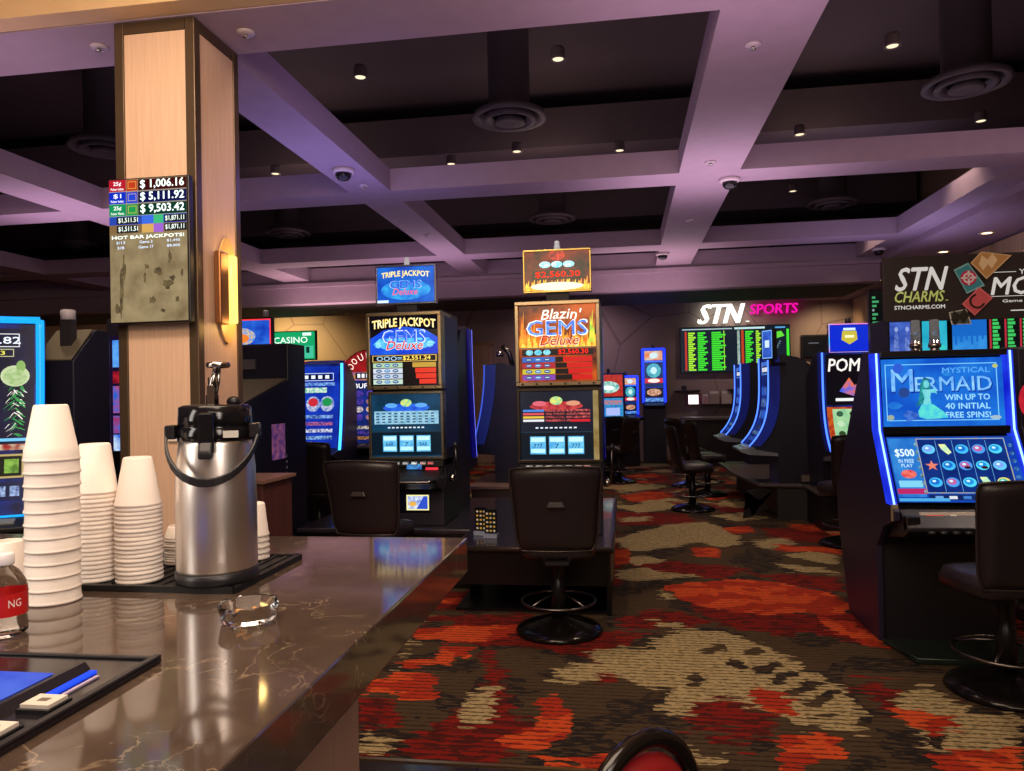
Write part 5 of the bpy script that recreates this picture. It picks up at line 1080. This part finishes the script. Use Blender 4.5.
g = screen(.3, .24, E('#c02020', 1.1, '#e06020', 10)); g.eps = .003; g.rect(-.06, .05, .12, .19, E('#e8e060', 1.2, '#60c050', 12), 1); g.frame(-.15, 0, .15, .24, .02, E('#3040c0', 1.1), 2); place(g.build('screen', t), (0, .0, 1.68))
t = thing('wood_cabinet', 'tall tan wood cabinet door panel on the back wall between the gem slots', 'cabinet', (-3.05, 15.7, 0)); G().box(-.32, .25, 0, .28, 0, 2.5, WOODR).build('body', t, bevel=.008); G().box(-.36, .29, -.01, .29, 2.5, 2.55, P('#b89058', .4)).build('top_trim', t)

# ================================================================ LEFT SIDE
def chili_art(g, ww, z0, z1):
    h = z1-z0; g.eps = .0025
    g.rect(-ww*.96, z0+h*.36, ww*.96, z1-.05, E('#0a0e2c', .8, '#101848', 8), 1)
    g.frame(-ww*.85, z0+h*.86, ww*.72, z0+h*.93, .005, E('#e8e8f0', 1.1), 2); g.text('8888.82', .07, z0+h*.895, ww*1.0, h*.035, E('#e8f0ff', 1.25), 3)
    g.frame(-ww*.6, z0+h*.81, ww*.62, z0+h*.85, .004, E('#d0d0a0', 1.1), 2); g.text('12.13', .08, z0+h*.83, ww*.4, h*.02, E('#f0e860', 1.2), 3)
    for cx, a, b_, c in ((ww*.64, '#90b868', '#c8d8a8', '#38a050'), (ww*.10, '#e0a860', '#f0d0a0', '#d83030'), (-ww*.46, '#e0a860', '#f0d0a0', '#d83030')):
        g.ell(cx, z0+h*.71, ww*.25, h*.055, E(b_, 1.05), 3); g.ell(cx, z0+h*.705, ww*.2, h*.045, E(a, 1.05, b_, 30), 4); g.ell(cx+ww*.1, z0+h*.76, ww*.08, h*.03, E(a, 1.), 4)
        rn = random.Random(int(cx*900)+5)
        for k in range(70):
            v = rn.random(); px_ = cx+rn.uniform(-1, 1)*ww*.17*(1-v*.25); pz_ = z0+h*(.655-.25*v); an = rn.uniform(.6, 1.2)*(1 if px_ > cx else -1)
            dx, dz_ = math.sin(an)*.016, -math.cos(an)*.016; g.poly([(px_-dx-.004, pz_-dz_), (px_-dx+.004, pz_-dz_+.003), (px_+dx+.002, pz_+dz_), (px_+dx-.002, pz_+dz_-.002)], E(c, 1.15) if k % 3 else E('#f4ece4', 1.15), 5+(k % 3)*.3)
    g.rect(-ww*.9, z0+h*.375, ww*.9, z0+h*.39, E('#70c0f0', 1.2), 3); g.rect(-ww*.9, z0+h*.33, ww*.9, z0+h*.36, E('#e0d0b0', 1., '#a02820', 20), 2)
    g.rect(-ww*.9, z0+h*.19, ww*.8, z0+h*.31, E('#c0a868', 1.), 2); g.rect(-ww*.87, z0+h*.20, ww*.77, z0+h*.30, E('#101410', .8), 3)
    for k in range(5): g.rect(-ww*.8+k*ww*.32, z0+h*.215, -ww*.8+k*ww*.32+ww*.24, z0+h*.285, E('#88b848', 1.1, '#507828', 40), 4)
    g.rect(-ww*.9, z0+h*.08, ww*.9, z0+h*.17, E('#101c48', .8), 2)
    for k in range(7): g.rect(-ww*.8+k*ww*.23, z0+h*.1, -ww*.8+k*ww*.23+ww*.16, z0+h*.15, E('#a8c0e8', 1.1, '#304880', 50), 3)
strip_machine('slot with pepper clusters on a curved cyan-edged screen at the left edge', (-3.745, 3.90, .40), 32, '#189cf4', '#1030c0', chili_art, .66, 1.5, None, 1.56, .022, .26, True)
o = G().box(-4.5, -3.4, 3.6, 4.2, 0, .395, P('#17131a', .5)).build('machine_platform'); tag(o, 'low dark base under the pepper slot at the left edge', 'platform')
def back_cabinet(lab, loc, w, z_lo, z_mid, top, d1, d2):
    """slot cabinet from behind: low box, sloped cover, upper box; origin at the right near corner"""
    t = thing('slot_machine', lab, 'slot machine', loc)
    G().prism([(0, 0), (0, z_lo), (d1, z_mid), (d1, top-.01), (d1+.02, top), (d2, top), (d2, 0)], -w, 0, BODYB).build('cabinet', t, bevel=.008)
    G().prism([(-.004, z_lo+.004), (d1-.012, z_mid+.0), (d1-.012, z_mid+.012), (-.004, z_lo+.012)], -w+.03, -.012, P('#6a6250', .45)).build('sloped_cover', t)
    return t
t = back_cabinet('black slot cabinet seen from behind with a sloped olive cover, left of the column', (-3.42, 4.26, 0), .30, 1.73, 1.93, 1.94, .2, .34)
G().box(-.16, -.08, .08, .13, 1.7, 2.0, P('#2c282c', .4)).build('post', t); G().lathe((-.12, .105, 2.0), [(.045, 0), (.045, .06), (.03, .065)], P('#b8b0b4', .4), 12).build('candle_light', t)
t = thing('narrow_slot_machine', 'slot face sliver with blue and red screens just left of the column', 'slot machine', (-3.55, 4.66+.4, 0)); G().box(-.26, .3, .03, .55, 0, 2.08, BODY).build('cabinet', t, bevel=.005)
g = screen(.46, .85, E('#1c1030', .8)); g.eps = .002
for z, hh_, c, c2 in ((.62, .2, '#3878e0', '#60a8f0'), (.50, .09, '#b02030', '#600818'), (.28, .2, '#2060c8', '#c04048'), (.13, .13, '#a02848', '#2868d0'), (.0, .12, '#2868d8', '#c0d8f0')): g.rect(-.2, z, .2, z+hh_, E(c, 1.05, c2, 14), 1)
g.ell(.08, .72, .1, .06, E('#e8e0a0', 1.1, '#4090e0', 40), 2); g.ell(.08, .38, .1, .05, E('#e0e8f0', 1.1, '#3060c0', 40), 2); g.poly([(.1, .24), (.15, .17), (.1, .15), (.05, .17)], E('#60c8f0', 1.2), 3); g.ell(.08, .07, .1, .035, E('#e0d8e8', 1.1, '#c03050', 40), 2)
place(g.build('screen', t), (.0, .01, 1.1)); G().lathe((.1, .2, 2.08), [(.04, 0), (.04, .06), (.03, .07)], P('#b8b0b4', .4), 12).build('candle_light', t)

# cabinet right of the column
t = back_cabinet('large black slot cabinet seen from behind, just right of the column', (-2.62, 4.92, 0), .55, 1.43, 1.61, 1.90, .68, 1.0)
G().box(-.5, -.27, .665, .68, 1.70, 1.78, P('#5a5458', .4)).build('label_plate', t)
g = G(); g.box(.001, .003, .38, .6, 1.0, 1.27, E('#5a3a7c', .5, '#a86088', 20)); g.build('side_sticker', t)
g = G()
for k in range(14): g.box(.001, .005, .62, .63, .42+k*.045, .44+k*.045, P('#8890a8', .4))
g.build('vent_slots', t)
t = thing('wood_cabinet', 'low brown wood cabinet standing behind the bar right of the air pot', 'cabinet', (-2.30, 4.4, 0)); G().box(-.25, .16, -.2, .2, 0, .96, wood('#4a2a26', '#5c3630')).build('body', t, bevel=.006); G().box(-.27, .18, -.22, .22, .96, .98, P('#8a6a5c', .35)).build('top', t)
t = thing('small_display', 'blue and orange screen in a red-lit frame above the cabinet right of the column', 'screen', (-3.86, 7.3, 1.97)); G().box(-.3, .28, 0, .05, 0, .34, BLK).build('housing', t, bevel=.004)
g = screen(.54, .3, E('#1840c0', 1., '#3070e0', 8)); g.frame(-.27, 0, .27, .3, .014, E('#e03030', 1.5), 1); g.ell(-.05, .12, .15, .09, E('#e8c060', 1.1, '#4090f0', 30), 2); g.ell(-.07, .1, .1, .05, E('#f08030', 1.1), 3); place(g.build('display', t), (0, -.016, .02)); G().box(-.04, .04, .01, .04, -1.95, 0, BLK).build('stand', t)
for dx in (-.12, .2): G().lathe((dx, .02, .34), [(.03, 0), (.03, .06), (.02, .07)], P('#b8b0b4', .4), 12).build('candle_light', t)

# strip-lit slot and DOU slot
def reel_art(g, ww, z0, z1):
    h = z1-z0; g.eps = .0025
    g.rect(-ww*.95, z0+.02, ww*.95, z1-.03, E('#1028a0', .9, '#1840c8', 6), 1)
    g.frame(-ww*.8, z0+h*.80, ww*.75, z0+h*.89, .006, E('#d8e8ff', 1.1), 2); g.rect(-ww*.72, z0+h*.815, ww*.67, z0+h*.875, E('#0c1430', .8), 2)
    for k in range(5): g.rect(-ww*.6+k*ww*.26, z0+h*.825, -ww*.45+k*ww*.26, z0+h*.865, E('#e8f0ff', 1.2), 3)
    g.rect(-ww*.8, z0+h*.74, ww*.8, z0+h*.78, E('#80b0f0', 1.1, '#2848a0', 40), 2); g.rect(-ww*.5, z0+h*.66, ww*.5, z0+h*.72, E('#50b090', 1.1, '#e0f0e0', 40), 2)
    for cx, c in ((-ww*.55, '#4068e0'), (0, '#c82838'), (ww*.52, '#209050')): g.ell(cx, z0+h*.53, ww*.26, h*.09, E('#d0d0e0', 1.1, '#6080c0', 30), 2); g.ell(cx, z0+h*.55, ww*.18, h*.05, E(c, 1.1), 3)
    for k in range(4): g.rect(-ww*.8, z0+h*(.12+.08*k), ww*.75, z0+h*(.16+.08*k), E(('#90c0f0', '#e0e0f0', '#c86888', '#80a8e8')[k], 1.1, '#183080', 40), 2)
strip_machine('blue slot with cyan-white curved edge strip under the green sign', (-3.53, 8.25, .45), 4, '#38a8ff', '#1830d0', reel_art, .70, 3.2, 'strip-lit slots at the back left', 1.40, .016)
t = strip_machine('purple and red sided slot right behind the cyan-edged one', (-4.0, 9.75, .45), 0, '#d02040', '#5030b0', generic_art(['#8030a0', '#c03050', '#3050c0'], '', 12), .62, 2.2, 'strip-lit slots at the back left', 1.5)
def dou_top(t, z):
    g = G(); pts = [(-.36, 0), (.36, 0)]+[(.36*math.cos(PI*k/16), .30*math.sin(PI*k/16)) for k in range(1, 16)]; g.prism(pts, 0, .05, P('#8c1a20', .4), 'Y'); g.build('arch_topper', t).location = (0, -.05, z-.10)
    g = G(); g.eps = .003; g.poly([(x*.93, z_*.93+.008) for x, z_ in pts], E('#a81c20', 1., '#781018', 8), 1)
    for ch, a in (('D', 158), ('O', 138), ('U', 116), ('B', 94), ('L', 72), ('E', 50)):
        V, F = glyphs(ch, 0); c_, s_ = math.cos(R(a-90)), math.sin(R(a-90)); px_, pz_ = .27*math.cos(R(a)), .215*math.sin(R(a))
        g.add([(px_+x*.06*c_-z_*.085*s_, -.008, pz_+x*.06*s_+z_*.085*c_) for x, z_ in V], F, E('#ffe8d8', 1.4))
    g.build('arch_lettering', t).location = (0, -.052, z-.10)
strip_machine('slot with red arched topper reading DOU behind the triple jackpot slot', (-3.22, 9.3, .45), 8, '#f0b0a0', '#502030', generic_art(['#c08040', '#5038a0', '#e0d0c0', '#302878'], 'BUFFALO', 21, (3, 4)), .62, 1.6, 'strip-lit slots at the back left', 1.42, .012, .55, False, True, dou_top)
t = thing('machine_platform', 'low dark base under the strip-lit slots at the back left', 'platform', (-3.3, 8.9, 0)); G().box(-1.1, .85, -.75, 1.6, 0, .41, P('#17131a', .5)).build('plinth', t); G().box(-1.15, .9, -.8, 1.65, .41, .449, P('#3a3238', .35)).build('platform_top', t, bevel=.008)
t = thing('casino_sign', 'green lit board with white lettering on the tan wall at the back left', 'sign', (-6.38, 14.0, 2.2)); G().box(-.52, .42, 0, .06, 0, .58, BLK).build('housing', t); G().box(-.03, .03, .061, .09, -2.2, .3, BLK).build('stand', t)
g = screen(.9, .54, E('#18a868', 1.)); g.eps = .003; g.text('CASINO', -.05, .38, .7, .12, E('#e8fff0', 1.2), 1); g.rect(-.42, .02, .42, .26, E('#48c8a0', 1.), 1)
for k in range(6): g.rect(-.38+k*.13, .12, -.31+k*.13, .24, E('#0c3830', .9) if k % 2 else E('#f0fff8', 1.1), 2)
g.rect(.2, .46, .38, .52, E('#e8fff0', 1.1), 2); place(g.build('display', t), (-.05, -.016, .02))
# tan lit wall panel at the back left with red block
struct(G().box(-9.5, -5.0, YB-.05, YB, 0, 3.3, wallmat('#c8a878', '#a88860')), 'wall_panel')
struct(G().box(-4.9, -4.2, YB-.35, YB, 1.9, 2.95, P('#5a3236', .6)), 'trim_60')

# ================================================================ LIGHT
def area(loc, rot, sx, sy, e, col, spread=None):
    l = bpy.data.lights.new('room_light', 'AREA'); l.shape = 'RECTANGLE'; l.size = sx; l.size_y = sy; l.energy = e; l.color = col
    if spread: l.spread = R(spread)
    o = bpy.data.objects.new('room_light', l); COL.objects.link(o); o.location = loc; o.rotation_euler = tuple(R(a) for a in rot); return o
def spot(loc, tgt, e, col, ang=70, blend=.6, rad=.06):
    l = bpy.data.lights.new('room_light', 'SPOT'); l.energy = e; l.color = col; l.spot_size = R(ang); l.spot_blend = blend; l.shadow_soft_size = rad
    o = bpy.data.objects.new('room_light', l); COL.objects.link(o); o.location = loc; o.rotation_euler = (Vector(tgt)-Vector(loc)).to_track_quat('-Z', 'Y').to_euler(); return o
def point(loc, e, col, rad=.3):
    l = bpy.data.lights.new('room_light', 'POINT'); l.energy = e; l.color = col; l.shadow_soft_size = rad
    o = bpy.data.objects.new('room_light', l); COL.objects.link(o); o.location = loc; return o
WARM = (1, .72, .45); WARM2 = (1, .80, .62); PURP = (.62, .32, 1.); MAG = (1, .45, .6); BLU = (.18, .22, 1.)
# warm bar ceiling lights over and behind the counter, then added fill lamps
area((-.9, .9, 3.85), (0, 0, 0), 2.4, 1.6, 95, WARM2)
area((.6, -.9, 3.0), (70, 0, 10), 2.5, 1.2, 40, WARM2)
area((-1.2, .8, 2.9), (118, 0, 15), 1.6, .6, 42, WARM)  # unseen upward fill, added to brighten the bulkhead and near ceiling
spot((-1.5, 1.4, 3.6), (-2.2, 3.3, 2.0), 110, WARM2, 70, .8, .15)  # spot added to brighten the column front
spot((-.7, 3.9, 3.7), (-1.99, 3.5, 1.7), 45, (1, .72, .7), 80, .8, .15)  # spot added to brighten the column's right face
area((-2.0, .45, 1.95), (80, 0, -62), .35, 1.3, 14, (1, .9, .8))  # unseen soft lamp added for a highlight band on the steel pot
area((.35, .15, 2.1), (72, 0, 42), .3, 1.2, 10, (1, .85, .75))  # second added lamp, for the highlight on the pot's right
# gaming floor downlights, warm
for x in (-4., -.8, 1.5, 3.2):
    for y in (4.7, 7.8, 10.4): spot((x, y, 4.05), (x, y+.05, 0), 122, (1, .76, .56), 80, .8, .1)
for x in (-6, -1, 2): spot((x, 13.4, 3.25), (x, 13.4, 0), 60, (1, .72, .6), 110, .8, .1)
# mauve glow thrown up on the beams from the tops of the machine banks
for x, y, e, c in ((-2.2, 5.6, 12, (.5, .42, 1.)), (.8, 6.5, 22, (.95, .68, .86)), (-5.2, 6.5, 22, (.9, .62, .84)), (.4, 10.5, 20, (1., .7, .78)), (-4.5, 11, 26, (1, .68, .68)), (3.0, 9.0, 12, (.7, .58, 1.)), (3.2, 5.2, 15, (1., .68, .82)), (-2.5, 9.5, 16, (.9, .62, .84)), (.6, 3.3, 12, (1., .68, .85)), (-3.5, 3.3, 9, (1., .7, .85))):
    area((x, y, 2.62), (180, 0, 0), 1.6, 1.4, e*.82, c)
point((-1.5, 4.6, 2.8), 4.5, (.25, .2, 1.), .15)
for x, y in ((-.8, 5.2), (2.1, 5.4), (-.8, 8.2), (2.1, 8.2), (-3.7, 5.2), (-3.7, 8.2)): area((x, y, 3.75), (180, 0, 0), .5, .5, 3.2, (1, .72, .6))  # unseen warm uplights added to lift the dark ceiling and ducts above the beams
# wall washers at the back
spot((2.2, 14.9, 3.22), (2.4, 16, 1.6), 40, (1, .74, .70), 120, .9); spot((4.0, 15.0, 3.15), (4.1, 16, 1.8), 55, (1, .70, .42), 110, .9); spot((-1, 14.6, 3.2), (-1, 16, 1.6), 50, (.9, .62, .8), 130, .9)
spot((-7.4, 14.6, 3.2), (-7.4, 16, 1.8), 150, (1, .76, .46), 130, .9); spot((-10.4, 14.0, 3.2), (-10.4, 15.5, 1.8), 80, (1, .72, .42), 130, .9)
for y in (7.2, 9.4, 11.9): spot((4.2, y, 3.15), (4.5, y, 1.5), 35, WARM, 110, .9)
# sconce glow on the column
point((-1.885, 3.62, 2.18), 1.2, (1, .62, .2), .04); point((-1.885, 3.62, 1.84), 1.2, (1, .62, .2), .04)
point((.6, 14.9, 1.9), 3, (.1, .15, 1.), .1)
w = bpy.data.worlds.new('world'); SC.world = w; w.use_nodes = True; w.node_tree.nodes['Background'].inputs['Color'].default_value = (.5, .35, .45, 1); w.node_tree.nodes['Background'].inputs['Strength'].default_value = .36
SC.view_settings.view_transform = 'Standard'; SC.view_settings.look = 'None'; SC.view_settings.exposure = 0; SC.view_settings.gamma = 1; SC.view_settings.use_curve_mapping = False
